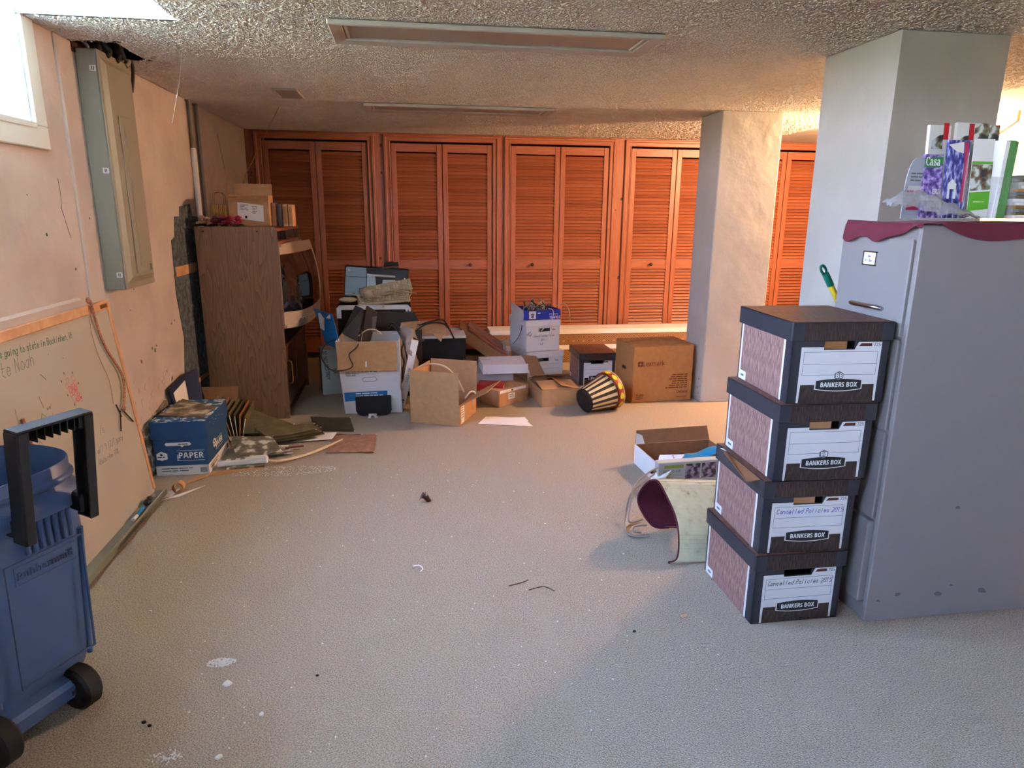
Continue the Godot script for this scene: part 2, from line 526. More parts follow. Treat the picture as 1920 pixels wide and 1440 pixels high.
	M.powder = mat(rgb(216, 214, 208), 1.0)

# laminate with cathedral grain: rings of warped distance, drawn into an image
func oak_material() -> StandardMaterial3D:
	var w := 512
	var h := 1024
	var n := FastNoiseLite.new()
	n.seed = 5
	n.frequency = 0.004
	n.fractal_octaves = 3
	var f := FastNoiseLite.new()
	f.seed = 6
	f.frequency = 0.05
	var img := Image.create(w, h, false, Image.FORMAT_RGB8)
	var cols := [rgb(88, 56, 36), rgb(118, 78, 50), rgb(136, 94, 62)]
	for y in h:
		for x in w:
			var warp := n.get_noise_2d(x * 2.0, y * 0.22) * 1.9 + n.get_noise_2d(x * 0.8 + 900, y * 0.12) * 2.6
			var rings := fposmod(x * 0.018 + warp * 2.2, 1.0)
			var fine := f.get_noise_2d(x * 6.0, y * 0.5) * 0.5 + 0.5
			var t: float = clamp(pow(rings, 0.6) * 0.75 + fine * 0.35, 0.0, 1.0)
			var c: Color = cols[0].lerp(cols[1], t * 2.0) if t < 0.5 else cols[1].lerp(cols[2], t * 2.0 - 1.0)
			img.set_pixel(x, y, c)
	img.generate_mipmaps()
	var m := mat(Color.WHITE, 0.5)
	m.albedo_texture = ImageTexture.create_from_image(img)
	m.uv1_triplanar = true
	m.uv1_scale = Vector3(1.9, 0.77, 1.9)
	m.uv1_offset = Vector3(0.1, 0.0, 0.3)
	return m

# ---------------------------------------------------------------- scene
func _ready() -> void:
	var cam := Camera3D.new()
	cam.name = "camera"
	cam.fov = 58.72
	cam.near = 0.05
	cam.transform = Transform3D(Basis(Vector3(0.989, 0.008, 0.148), Vector3(0.029, 0.970, -0.242), Vector3(-0.145, 0.244, 0.959)).orthonormalized(), Vector3(0, 1.40, 0))
	add_child(cam)
	cam.current = true
	var we := WorldEnvironment.new()
	we.name = "environment"
	var env := Environment.new()
	env.background_mode = Environment.BG_SKY
	var sky := Sky.new()
	var sm := ProceduralSkyMaterial.new()
	sm.sky_top_color = rgb(148, 182, 236)
	sm.sky_horizon_color = rgb(214, 223, 238)
	sm.ground_bottom_color = rgb(70, 84, 50)
	sm.ground_horizon_color = rgb(150, 160, 140)
	sm.sky_energy_multiplier = 1.0
	sky.sky_material = sm
	env.sky = sky
	env.background_energy_multiplier = SKY
	env.tonemap_mode = Environment.TONE_MAPPER_LINEAR
	env.tonemap_exposure = EXPOSURE
	env.sdfgi_enabled = true
	env.ssao_enabled = true
	env.ssil_enabled = true
	we.environment = env
	add_child(we)
	# low sun over the roof: it lights the lawns, whose glow comes up through the windows
	var sun := DirectionalLight3D.new()
	sun.name = "sun"
	sun.light_color = Color(1.0, 0.97, 0.92)
	sun.light_energy = 480.0
	sun.light_angular_distance = 1.0
	sun.shadow_enabled = true
	add_child(sun)
	sun.look_at_from_position(Vector3.ZERO, Vector3(-0.62, -0.66, 0.42), Vector3.UP)
	rng.seed = 20
	make_materials()
	setting()
	closets()
	left_wall_things()
	right_side()
	tv_corner()
	left_floor()
	back_pile()
	back_boxes()
	bin()
	bankers()
	middle_box()
	litter()

const SKY := 80.0
const EXPOSURE := 2.1
const XW := -1.41      # left wall
const CH := 2.10       # ceiling
const ZB := -6.70      # closet wall

func setting() -> void:
	var st := mk()
	span(st, Vector3(-1.7, -0.1, -7.5), Vector3(4.8, 0, 2.4))
	struct("floor", st, M.carpet, "flecked grey-beige carpet covering the whole basement floor", "carpet")
	# ceiling with the flared recess of the window and the hole above the breaker panel left open
	st = mk()
	for b in [[-1.41, 4.8, -7.5, -3.79], [-1.225, 4.8, -3.79, -3.45], [-1.41, 4.8, -3.45, -3.02], [-0.845, 4.8, -3.02, -1.95], [-1.41, 4.8, -1.95, 2.4]]:
		span(st, Vector3(b[0], CH, b[2]), Vector3(b[1], CH + 0.1, b[3]))
	var ceil := struct("ceiling", st, M.popcorn, "sprayed stipple ceiling with pale raised texture", "ceiling")
	# the larger lumps of the sprayed coat stand out as real bits
	st = mk()
	ball(st, Vector3.ZERO, Vector3(1.0, 0.55, 0.8), 6)
	var mm := MultiMesh.new()
	mm.transform_format = MultiMesh.TRANSFORM_3D
	mm.mesh = done(st)
	var spots := []
	while spots.size() < 75000:
		var p := Vector3(rng.randf_range(-1.40, 3.4), CH, rng.randf_range(-6.68, -2.0))
		if p.x < -0.85 and p.z > -3.02: continue
		if p.x < -1.225 and p.z > -3.79 and p.z < -3.45: continue
		if p.x > -0.29 and p.x < 1.06 and ((p.z > -3.20 and p.z < -2.86) or (p.z > -5.24 and p.z < -4.90)): continue
		if p.x > -0.78 and p.x < -0.61 and p.z > -4.81 and p.z < -4.47: continue
		spots.append(p)
	mm.instance_count = spots.size()
	for i in spots.size():
		var k := rng.randf_range(0.003, 0.0075)
		mm.set_instance_transform(i, Transform3D(Basis(Vector3.UP, rng.randf_range(0, TAU)) * Basis.from_scale(Vector3(k * rng.randf_range(0.8, 1.5), k, k)), spots[i]))
	var bits := MultiMeshInstance3D.new()
	bits.multimesh = mm
	bits.material_override = M.popcorn_bit
	add(bits, "stipple_lumps", ceil)
	bits.set_meta("kind", "stuff")
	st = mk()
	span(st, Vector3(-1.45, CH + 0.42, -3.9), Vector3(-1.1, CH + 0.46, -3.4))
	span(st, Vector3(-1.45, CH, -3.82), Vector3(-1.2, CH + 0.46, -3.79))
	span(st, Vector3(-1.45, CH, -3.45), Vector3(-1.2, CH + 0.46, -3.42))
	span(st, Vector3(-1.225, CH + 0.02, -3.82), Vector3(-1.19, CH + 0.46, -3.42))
	span(st, Vector3(-1.412, CH - 0.04, -3.80), Vector3(-1.403, CH + 0.45, -3.45))  # dark board added over the wall to stand in for the shaded gap
	struct("trim_1", st, M.dark_wood, "dark joist cavity, a dark board added for its shade, seen through the ragged ceiling hole above the breaker panel", "ceiling hole")
	# recess: far cheek, near cheek and sloping top
	st = mk()
	for z in [-3.014, -1.93]:
		slab(st, Vector3(-1.50, CH, z), Vector3(-0.845, CH, z), Vector3(-0.845, CH + 0.03, z), Vector3(-1.50, 2.62, z), 0.02)
	slab(st, Vector3(-0.845, CH, -3.04), Vector3(-0.845, CH, -1.93), Vector3(-1.66, 2.68, -1.93), Vector3(-1.66, 2.68, -3.04), 0.03)
	struct("trim_2", st, M.white_paint, "smooth white flared ceiling recess above the window", "recess")
	# left wall round its two window openings
	st = mk()
	span(st, Vector3(-1.66, 0, -7.5), Vector3(XW, 2.2, -3.02))
	span(st, Vector3(-1.66, 0, -3.02), Vector3(XW, 1.72, -1.95))
	span(st, Vector3(-1.66, 0, -1.95), Vector3(XW, 2.7, -0.5))
	span(st, Vector3(-1.66, 0, -0.5), Vector3(XW, 1.5, 0.9))
	span(st, Vector3(-1.66, 2.05, -0.5), Vector3(XW, 2.2, 0.9))
	span(st, Vector3(-1.66, 0, 0.9), Vector3(XW, 2.2, 2.4))
	span(st, Vector3(-1.66, 2.62, -3.04), Vector3(XW - 0.03, 2.7, -1.95))
	span(st, Vector3(-1.66, 2.2, -3.3), Vector3(XW - 0.03, 2.7, -3.02))
	# old ledge and seams of the foundation wall
	span(st, Vector3(XW - 0.01, 0, -3.2), Vector3(XW + 0.012, 1.03, -1.6), 0.01)
	var wall := struct("wall_left", st, M.wall, "pinkish white painted foundation wall with cracks and peeling patches", "wall")
	st = mk()
	span(st, Vector3(XW - 0.01, 0.99, -3.32), Vector3(XW + 0.012, CH, -3.285), 0.006)
	obj("plaster_seam", st, M.wall, wall)
	# bare concrete left unpainted behind the TV cabinet, with ragged paint edge, and two strips of the cream paint
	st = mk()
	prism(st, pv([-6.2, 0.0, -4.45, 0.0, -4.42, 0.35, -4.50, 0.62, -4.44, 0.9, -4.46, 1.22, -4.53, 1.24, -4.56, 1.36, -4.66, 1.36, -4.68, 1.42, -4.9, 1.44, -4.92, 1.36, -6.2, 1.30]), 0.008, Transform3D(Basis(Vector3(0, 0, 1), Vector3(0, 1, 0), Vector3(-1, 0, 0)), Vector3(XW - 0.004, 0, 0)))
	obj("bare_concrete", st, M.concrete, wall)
	st = mk()
	span(st, Vector3(XW, 1.0, -4.9), Vector3(XW + 0.006, 1.06, -4.47))
	span(st, Vector3(XW, 0.28, -4.95), Vector3(XW + 0.006, 0.31, -4.62))
	obj("tape_strip", st, M.wood_trim, wall)
	# peeling flakes low on the wall
	st = mk()
	for i in 46:
		var z := rng.randf_range(-4.4, -3.6)
		var y := rng.randf_range(0.25, 0.55) + (z + 3.6) * 0.1
		var r := rng.randf_range(0.008, 0.03)
		var pts := PackedVector2Array()
		for k in 6: pts.append(Vector2(z, y) + Vector2.from_angle(TAU * k / 6) * r * rng.randf_range(0.5, 1.2))
		prism(st, pts, 0.0012, Transform3D(Basis(Vector3(0, 0, 1), Vector3(0, 1, 0), Vector3(-1, 0, 0)), Vector3(XW + 0.0002, 0, 0)))
	obj("peeling_paint", st, M.wall, wall).set_meta("kind", "stuff")
	st = mk()
	for p in [[-3.78, 0.62, 0.012], [-3.95, 0.66, 0.01], [-3.99, 0.64, 0.014], [-4.02, 0.66, 0.008], [-3.72, 0.9, 0.005], [-3.8, 1.0, 0.006], [-4.3, 0.74, 0.009], [-4.36, 0.75, 0.008], [-5.9, 1.72, 0.02], [-3.0, 1.3, 0.008], [-3.4, 1.36, 0.006], [-3.2, 1.15, 0.007], [-2.9, 1.45, 0.004]]:
		var pts := PackedVector2Array()
		for k in 7: pts.append(Vector2(p[0], p[1]) + Vector2.from_angle(TAU * k / 7) * p[2] * rng.randf_range(0.5, 1.1))
		prism(st, pts, 0.001, Transform3D(Basis(Vector3(0, 0, 1), Vector3(0, 1, 0), Vector3(-1, 0, 0)), Vector3(XW + 0.001, 0, 0)))
	obj("wall_chip", st, M.concrete, wall)
	st = mk()
	ribbon(st, [Vector2(-3.16, 1.52), Vector2(-3.165, 1.46), Vector2(-3.155, 1.40), Vector2(-3.18, 1.33), Vector2(-3.20, 1.28)], 0.004, Transform3D(Basis(Vector3(0, 0, 1), Vector3(0, 1, 0), Vector3(-1, 0, 0)), Vector3(XW + 0.001, 0, 0)))
	obj("wall_crack", st, M.concrete, wall)
	# other walls
	st = mk()
	span(st, Vector3(-1.7, 0, 2.2), Vector3(0.9, 2.2, 2.4))
	span(st, Vector3(0.9, 0, 2.2), Vector3(1.5, 1.5, 2.4))
	span(st, Vector3(0.9, 2.0, 2.2), Vector3(1.5, 2.2, 2.4))
	span(st, Vector3(1.5, 0, 2.2), Vector3(4.8, 2.2, 2.4))
	struct("wall_front", st, M.wall, "painted wall behind the viewer with one added basement window", "wall")
	st = mk()
	span(st, Vector3(4.62, 0, -7.5), Vector3(4.82, 2.2, 2.4))
	struct("wall_right", st, M.pillar, "cream wall at the far right of the basement", "wall")
	# pillars
	st = mk()
	span(st, Vector3(2.185, 0, -5.13), Vector3(2.64, CH, -4.77), 0.006)
	var p1 := struct("pillar_1", st, M.pillar, "far cream plastered square pillar beside the tall brown carton", "pillar")
	st = mk()
	for p in [[0.10, -4.84, 0.006], [0.17, -4.83, 0.008], [0.06, -4.82, 0.005], [0.12, -4.80, 0.004]]:
		prism(st, pv([p[1] - p[2], p[0], p[1], p[0] - p[2], p[1] + p[2], p[0], p[1], p[0] + p[2] * 1.6]), 0.001, Transform3D(Basis(Vector3(0, 0, 1), Vector3(0, 1, 0), Vector3(-1, 0, 0)), Vector3(2.1845, 0, 0)))
	obj("chip", st, M.concrete, p1)
	st = mk()
	span(st, Vector3(1.906, 0, -3.13), Vector3(2.39, CH, -2.63), 0.006)
	struct("pillar_2", st, M.pillar, "near cream square pillar behind the grey filing cabinet", "pillar")
	# outdoors: lawn just below the window sills
	st = mk()
	span(st, Vector3(-14, 1.30, -14), Vector3(-1.66, 1.42, 12))
	struct("lawn", st, M.lawn, "green lawn outside the basement windows", "lawn")
	st = mk()
	span(st, Vector3(-1.6, 1.10, 2.4), Vector3(12, 1.22, 14))
	struct("lawn", st, M.lawn, "green lawn outside the added front basement window", "lawn")
	window("window_1", -3.02, -1.95, 1.72, 2.60, true)
	window("window_2", -0.5, 0.9, 1.5, 2.05, false)
	added_front_window()
	# flush fluorescent fittings, switched off, and the small vent
	fixture(Vector3(0.386, CH, -3.03), 1.325, 0.325, "off recessed fluorescent ceiling fixture nearer the viewer, larger in view")
	fixture(Vector3(0.385, CH, -5.07), 1.30, 0.315, "off recessed fluorescent ceiling fixture nearer the louvred closet doors")
	var v := thing("ceiling_vent", "small square flush ceiling vent cover near the left wall", "vent", Vector3(-0.695, CH, -4.64))
	st = mk()
	for s in [[-0.068, 0, 0.012, 0.32], [0.068, 0, 0.012, 0.32]]: bx(st, Vector3(s[2], 0.012, s[3]), at(s[0], -0.006, s[1]), 0.003)
	for s in [-0.155, 0.155]: bx(st, Vector3(0.148, 0.012, 0.012), at(0, -0.006, s), 0.003)
	obj("frame", st, M.fixture, v)
	st = mk()
	bx(st, Vector3(0.126, 0.004, 0.3), at(0, -0.004, 0))
	obj("cover", st, M.diffuser, v)
	# bare bulb at the back right: the warm light of the room
	var lamp := thing("ceiling_lamp", "lit bare bulb in a white ceiling holder", "lamp", Vector3(3.60, CH, -4.66))
	st = mk()
	lathe(st, [Vector2(0, 0), Vector2(0.055, 0), Vector2(0.055, -0.012), Vector2(0.03, -0.03), Vector2(0.022, -0.05), Vector2(0, -0.05)], 20)
	obj("lamp_holder", st, M.white_paint, lamp)
	st = mk()
	lathe(st, [Vector2(0, -0.118), Vector2(0.02, -0.114), Vector2(0.03, -0.095), Vector2(0.028, -0.078), Vector2(0.014, -0.05)], 20)
	var glow := mat(rgb(255, 214, 160), 0.4)
	glow.emission_enabled = true
	glow.emission = rgb(255, 190, 120)
	glow.emission_energy_multiplier = 6.0
	obj("bulb", st, glow, lamp)
	var l := OmniLight3D.new()
	l.name = "bulb_light"
	l.light_color = Color(1.0, 0.80, 0.61)
	l.light_energy = 5.0
	l.light_size = 0.05
	l.omni_range = 14.0
	l.omni_attenuation = 2.0
	l.shadow_enabled = true
	l.position = Vector3(0, -0.092, 0)
	lamp.add_child(l)
	# what shows past the near pillar at the right edge of the view
	st = mk()
	span(st, Vector3(4.06, 0, -5.3), Vector3(4.20, CH, -3.3))
	struct("wall_divider", st, M.pillar, "lit peach dividing wall beyond the near pillar", "wall")
	st = mk()
	slab(st, Vector3(4.045, 1.78, -4.95), Vector3(4.045, 1.70, -4.95), Vector3(4.045, 2.02, -4.30), Vector3(4.045, 2.09, -4.30), 0.03)
	struct("trim_3", st, M.wood_trim, "slanting wooden brace on the peach wall beyond the near pillar", "brace")
	st = mk()
	span(st, Vector3(3.30, 0, -3.30), Vector3(3.40, CH, -3.20), 0.006)
	struct("trim_4", st, M.white_paint, "white post at the right edge past the near pillar", "post")

func window(called: String, z0: float, z1: float, y0: float, y1: float, seen: bool) -> void:
	var w := thing(called, "basement window with white frame above the sloping whiteboard" if seen else "basement window in the left wall behind the viewer", "window")
	w.set_meta("kind", "structure")
	var st := mk()
	# jamb lining
	var xo := -1.66
	span(st, Vector3(xo, y0 - 0.02, z0 - 0.001), Vector3(XW + 0.004, y1, z0 + 0.012))
	span(st, Vector3(xo, y0 - 0.02, z1 - 0.012), Vector3(XW + 0.004, y1, z1 + 0.001))
	span(st, Vector3(xo, y0 - 0.02, z0), Vector3(XW + 0.02, y0, z1))
	obj("jamb_lining", st, M.white_paint, w)
	st = mk()
	var yt: float = min(y1, CH)
	span(st, Vector3(XW, y0 - 0.095, z0 - 0.085), Vector3(XW + 0.018, y0 - 0.01, z1 + 0.085), 0.004)
	span(st, Vector3(XW, y0 - 0.01, z0 - 0.085), Vector3(XW + 0.018, yt, z0 + 0.004), 0.004)
	span(st, Vector3(XW, y0 - 0.01, z1 - 0.004), Vector3(XW + 0.018, yt, z1 + 0.085), 0.004)
	obj("casing", st, M.white_paint, w)
	st = mk()
	var zm := (z0 + z1) * 0.5
	for z in [z0 + 0.03, zm, z1 - 0.03]: span(st, Vector3(-1.60, y0, z - 0.022), Vector3(-1.56, y1, z + 0.022), 0.003)
	for y in [y0 + 0.022, y1 - 0.022]: span(st, Vector3(-1.60, y - 0.022, z0), Vector3(-1.56, y + 0.022, z1), 0.003)
	obj("sash", st, M.white_paint, w)
	for k in 2:
		st = mk()
		span(st, Vector3(-1.583, y0 + 0.03, z0 + 0.03 if k == 0 else zm), Vector3(-1.579, y1 - 0.03, zm if k == 0 else z1 - 0.03))
		obj("pane", st, M.glass, w)
	if seen:
		st = mk()
		tube(st, curve([Vector3(-1.52, 2.0, -2.83), Vector3(-1.515, 1.93, -2.85), Vector3(-1.51, 1.85, -2.86), Vector3(-1.515, 1.80, -2.845), Vector3(-1.52, 1.86, -2.83), Vector3(-1.52, 1.95, -2.82)]), 0.004, 6)
		obj("blind_cord", st, M.white_paint, w)

func added_front_window() -> void:  # unseen window, added to bring daylight onto the near floor and filing cabinet
	var w := thing("window_3", "added unseen basement window in the wall behind the viewer", "window")
	w.set_meta("kind", "structure")
	var st := mk()
	for x in [0.93, 1.47]: span(st, Vector3(x - 0.03, 1.5, 2.26), Vector3(x + 0.03, 2.0, 2.30))
	for y in [1.53, 1.97]: span(st, Vector3(0.9, y - 0.03, 2.26), Vector3(1.5, y + 0.03, 2.30))
	obj("sash", st, M.white_paint, w)
	for x in [0.95]:
		st = mk()
		span(st, Vector3(x, 1.55, 2.278), Vector3(x + 0.49, 1.95, 2.282))
		obj("pane", st, M.glass, w)

func fixture(p: Vector3, lx: float, lz: float, label: String) -> void:
	var t := thing("ceiling_light_fixture", label, "light fixture", p)
	var st := mk()
	# mitred frame: four bevelled rails round a sunken diffuser
	for s in [-1.0, 1.0]:
		bx(st, Vector3(lx, 0.022, 0.05), at(0, -0.009, s * (lz * 0.5 - 0.025), 0, s * 10.0), 0.004)
		bx(st, Vector3(0.05, 0.022, lz - 0.02), at(s * (lx * 0.5 - 0.025), -0.009, 0, 0, 0, -s * 10.0), 0.004)
	obj("frame", st, M.fixture, t)
	st = mk()
	for s in [-1.0, 1.0]:
		st = mk()
		bx(st, Vector3(0.014, 0.012, lz - 0.1), at(s * (lx * 0.5 - 0.062), -0.004, 0), 0.003)
		obj("inner_rail", st, M.white_paint, t)
	st = mk()
	bx(st, Vector3(lx - 0.1, 0.006, lz - 0.1), at(0, -0.003, 0))
	obj("diffuser", st, M.diffuser, t)

# ---------------------------------------------------------------- louvred closets
func closets() -> void:
	var st := mk()
	span(st, Vector3(-1.66, 0, -7.5), Vector3(4.8, 2.2, -7.3))
	var back := struct("wall_back", st, M.dark_wood, "back wall of knotty pine boards framing the louvred closets", "wall")
	var doors := [[-1.27, -0.34], [-0.135, 0.815], [0.985, 1.95], [2.165, 3.105], [3.32, 4.26]]
	var edges := [XW]
	for d in doors:
		edges.append(d[0])
		edges.append(d[1])
	edges.append(4.62)
	for i in range(0, edges.size(), 2):
		st = mk()
		span(st, Vector3(edges[i], 0, ZB - 0.04), Vector3(edges[i + 1], CH, ZB - 0.003), 0.003)
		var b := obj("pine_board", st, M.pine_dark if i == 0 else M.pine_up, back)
		for k in 7:
			var x: float = rng.randf_range(edges[i] + 0.03, edges[i + 1] - 0.03)
			var s2 := mk()
			var pts := PackedVector2Array()
			var r := rng.randf_range(0.006, 0.014)
			for q in 10: pts.append(Vector2.from_angle(TAU * q / 10) * Vector2(r, r * 1.4) * rng.randf_range(0.8, 1.1))
			prism(s2, pts, 0.001, at(x, rng.randf_range(0.5, 2.0), ZB - 0.0026))
			obj("knot", s2, M.knot, b)
	st = mk()
	span(st, Vector3(XW, 2.03, ZB - 0.04), Vector3(4.62, CH, ZB - 0.02))
	obj("header_board", st, M.pine_across, back)
	for i in doors.size():
		casing(i + 2, doors[i][0], doors[i][1])
		closet_door(i + 1, doors[i][0], doors[i][1])

func casing(n: int, x0: float, x1: float) -> void:
	var t := thing("trim_%d" % (n + 3), "moulded pine casing round the %s louvred closet from the left" % ["first", "second", "third", "fourth", "fifth"][n - 2], "door casing")
	t.set_meta("kind", "structure")
	for s in [-1.0, 1.0]:
		var x := x0 if s < 0.0 else x1
		var st := mk()
		span(st, Vector3(min(x - 0.001, x + s * 0.062), 0, ZB - 0.012), Vector3(max(x + 0.001, x + s * 0.062), 2.085, ZB + 0.006), 0.004)
		span(st, Vector3(min(x + s * 0.034, x + s * 0.062), 0, ZB - 0.012), Vector3(max(x + s * 0.034, x + s * 0.062), 2.085, ZB + 0.016), 0.006)
		span(st, Vector3(min(x, x + s * 0.012), 0, ZB - 0.012), Vector3(max(x, x + s * 0.012), 2.03, ZB + 0.011), 0.004)
		obj("side_casing", st, M.pine_up, t)
	var st := mk()
	span(st, Vector3(x0 - 0.062, 2.028, ZB - 0.012), Vector3(x1 + 0.062, 2.088, ZB + 0.007), 0.004)
	span(st, Vector3(x0 - 0.062, 2.062, ZB - 0.012), Vector3(x1 + 0.062, 2.088, ZB + 0.017), 0.006)
	obj("head_casing", st, M.pine_across, t)

func closet_door(n: int, x0: float, x1: float) -> void:
	var d := thing("door_%d" % n, "%s pine louvred bifold closet door from the left" % ["first", "second", "third", "fourth", "fifth"][n - 1], "door", Vector3((x0 + x1) * 0.5, 0, ZB))
	d.set_meta("kind", "structure")
	var wl := (x1 - x0 - 0.016) * 0.5
	var slat := mk()
	bx(slat, Vector3(wl - 0.09, 0.036, 0.007), Transform3D.IDENTITY, 0.002)
	var sm := done(slat)
	for k in 2:
		var cx := (wl * 0.5 + 0.003) * (-1 if k == 0 else 1)
		var st := mk()
		for s in [-1.0, 1.0]: bx(st, Vector3(0.048, 1.94, 0.028), at(cx + s * (wl * 0.5 - 0.024), 1.04, -0.016), 0.003)
		var leaf := obj("leaf", st, M.pine_up, d)
		st = mk()
		for r in [[1.937, 2.01], [0.858, 0.955], [0.07, 0.20]]:
			bx(st, Vector3(wl - 0.094, r[1] - r[0], 0.022), at(cx, (r[0] + r[1]) * 0.5, -0.016), 0.002)
		obj("rail", st, M.pine_across, leaf)
		var y := 0.955 + 0.019
		while y < 1.93:
			mesh_obj("slat", sm, M.pine_slats[rng.randi() % 4], leaf, at(cx, y, -0.016, 0, -33.0 + rng.randf_range(-2, 2)))
			y += 0.0312
		y = 0.20 + 0.017
		while y < 0.85:
			mesh_obj("slat", sm, M.pine_slats[rng.randi() % 4], leaf, at(cx, y, -0.016, 0, -33.0 + rng.randf_range(-2, 2)))
			y += 0.0312
		if (n in [1, 2] and k == 1) or (n > 2 and k == 0):
			st = mk()
			lathe(st, [Vector2(0.008, 0), Vector2(0.008, 0.012), Vector2(0.017, 0.02), Vector2(0.016, 0.03), Vector2(0, 0.034)], 14, Transform3D(Basis(Vector3(1, 0, 0), Vector3(0, 0, 1), Vector3(0, -1, 0)), Vector3(cx + (0.02 if n != 3 else -0.02), 0.905, -0.005)))
			obj("knob", st, M.brass if n == 1 else M.dark_wood, leaf)

# ---------------------------------------------------------------- on and against the left wall
func left_wall_things() -> void:
	# breaker panel
	var t := thing("breaker_panel", "tall grey-green steel electrical breaker panel on the left wall by the window", "electrical panel", Vector3(XW, 1.03, -3.66))
	var st := mk()
	span(st, Vector3(0, 0, -0.185), Vector3(0.085, 1.05, 0.185), 0.003)
	obj("body", st, M.panel_grey, t)
	st = mk()
	bx(st, Vector3(0.008, 1.05, 0.372), at(0.089, 0.525, 0), 0.003)
	# raised, bevelled field round the door
	var o0 := [Vector3(0.093, 0.03, 0.165), Vector3(0.093, 0.03, -0.165), Vector3(0.093, 1.02, -0.165), Vector3(0.093, 1.02, 0.165)]
	var o1 := [Vector3(0.107, 0.055, 0.14), Vector3(0.107, 0.055, -0.14), Vector3(0.107, 0.995, -0.14), Vector3(0.107, 0.995, 0.14)]
	for k in 4: quad_out(st, o0[k], o0[(k + 1) % 4], o1[(k + 1) % 4], o1[k], Vector3(0.05, 0.5, 0))
	quad_out(st, o1[0], o1[1], o1[2], o1[3], Vector3(0.05, 0.5, 0))
	obj("cover", st, M.panel_grey, t)
	st = mk()
	bx(st, Vector3(0.006, 0.72, 0.2), at(0.110, 0.43, -0.02), 0.002)
	var door := obj("door", st, M.panel_grey, t)
	st = mk()
	bx(st, Vector3(0.004, 0.66, 0.008), at(0.114, 0.43, 0.03), 0.001)
	bx(st, Vector3(0.012, 0.03, 0.014), at(0.116, 0.09, -0.09), 0.002)
	obj("latch", st, M.panel_grey, door)
	for y in [0.97, 0.54, 0.07]:
		var s2 := patch(t, "sticker", rect(-0.012, -0.012, 0.014, 0.012), M.white_card, face("front", Vector3(0.066, y, 0.1855)))
		s2.set_meta("label", "small printed sticker")
		patch(t, "sticker_print", pv([-0.002, -0.008, 0.001, -0.008, 0.002, 0.008, -0.001, 0.008]), M.ink_black, face("front", Vector3(0.064, y, 0.1862)))
		patch(t, "sticker_print", pv([-0.002, -0.008, 0.001, -0.008, 0.002, 0.008, -0.001, 0.008]), M.ink_black, face("front", Vector3(0.071, y, 0.1862)))
	for k in 9:
		st = mk()
		var z := 0.15 - k * 0.036
		var x := 0.03 + 0.03 * (k % 3)
		tube(st, curve([Vector3(x, 1.04, z), Vector3(x + 0.01, 1.065, z - 0.01), Vector3(x - 0.01 + 0.02 * (k % 2), 1.12, z + 0.01), Vector3(x, 1.35, z)]), 0.014 if k % 3 else 0.008, 7)
		obj("cable", st, M.rubber if k % 4 else M.cable_grey, t)
	st = mk()
	tube(st, curve([Vector3(0.10, 1.08, -0.17), Vector3(0.107, 1.05, -0.186), Vector3(0.10, 1.0, -0.193), Vector3(0.085, 0.93, -0.195)]), 0.009, 7)
	obj("cable", st, M.cable_black, t)
	# two conduits
	for k in 2:
		var z: float = [-5.05, -5.21][k]
		t = thing("conduit_pipe", ["thin metal conduit with a cream lower sleeve, nearer the breaker panel", "plain thin metal conduit pipe, nearer the louvred closets"][k], "pipe", Vector3(XW + 0.016, 0, z))
		st = mk()
		tube(st, [Vector3(0, 1.0 if k else 1.75, 0), Vector3(0, CH, 0)], 0.012, 10)
		obj("pipe", st, M.conduit, t)
		if k == 0:
			st = mk()
			lathe(st, [Vector2(0.018, 1.0), Vector2(0.020, 1.79), Vector2(0.017, 1.8), Vector2(0.01, 1.8)], 12)
			obj("sleeve", st, M.white_card, t)
		st = mk()
		bx(st, Vector3(0.03, 0.012, 0.05), at(-0.008, CH - 0.008, 0), 0.002)
		obj("strap", st, M.conduit, t)
	whiteboard()
	# a stray thread hanging from the ceiling
	st = mk()
	tube(st, [Vector3(-1.00, CH - 0.002, -3.6), Vector3(-1.03, 1.98, -3.62), Vector3(-1.09, 1.80, -3.65)], 0.0011, 5)
	tag(obj("hanging_thread", st, M.paper), "thin white thread hanging from the ceiling beside the breaker panel", "thread")

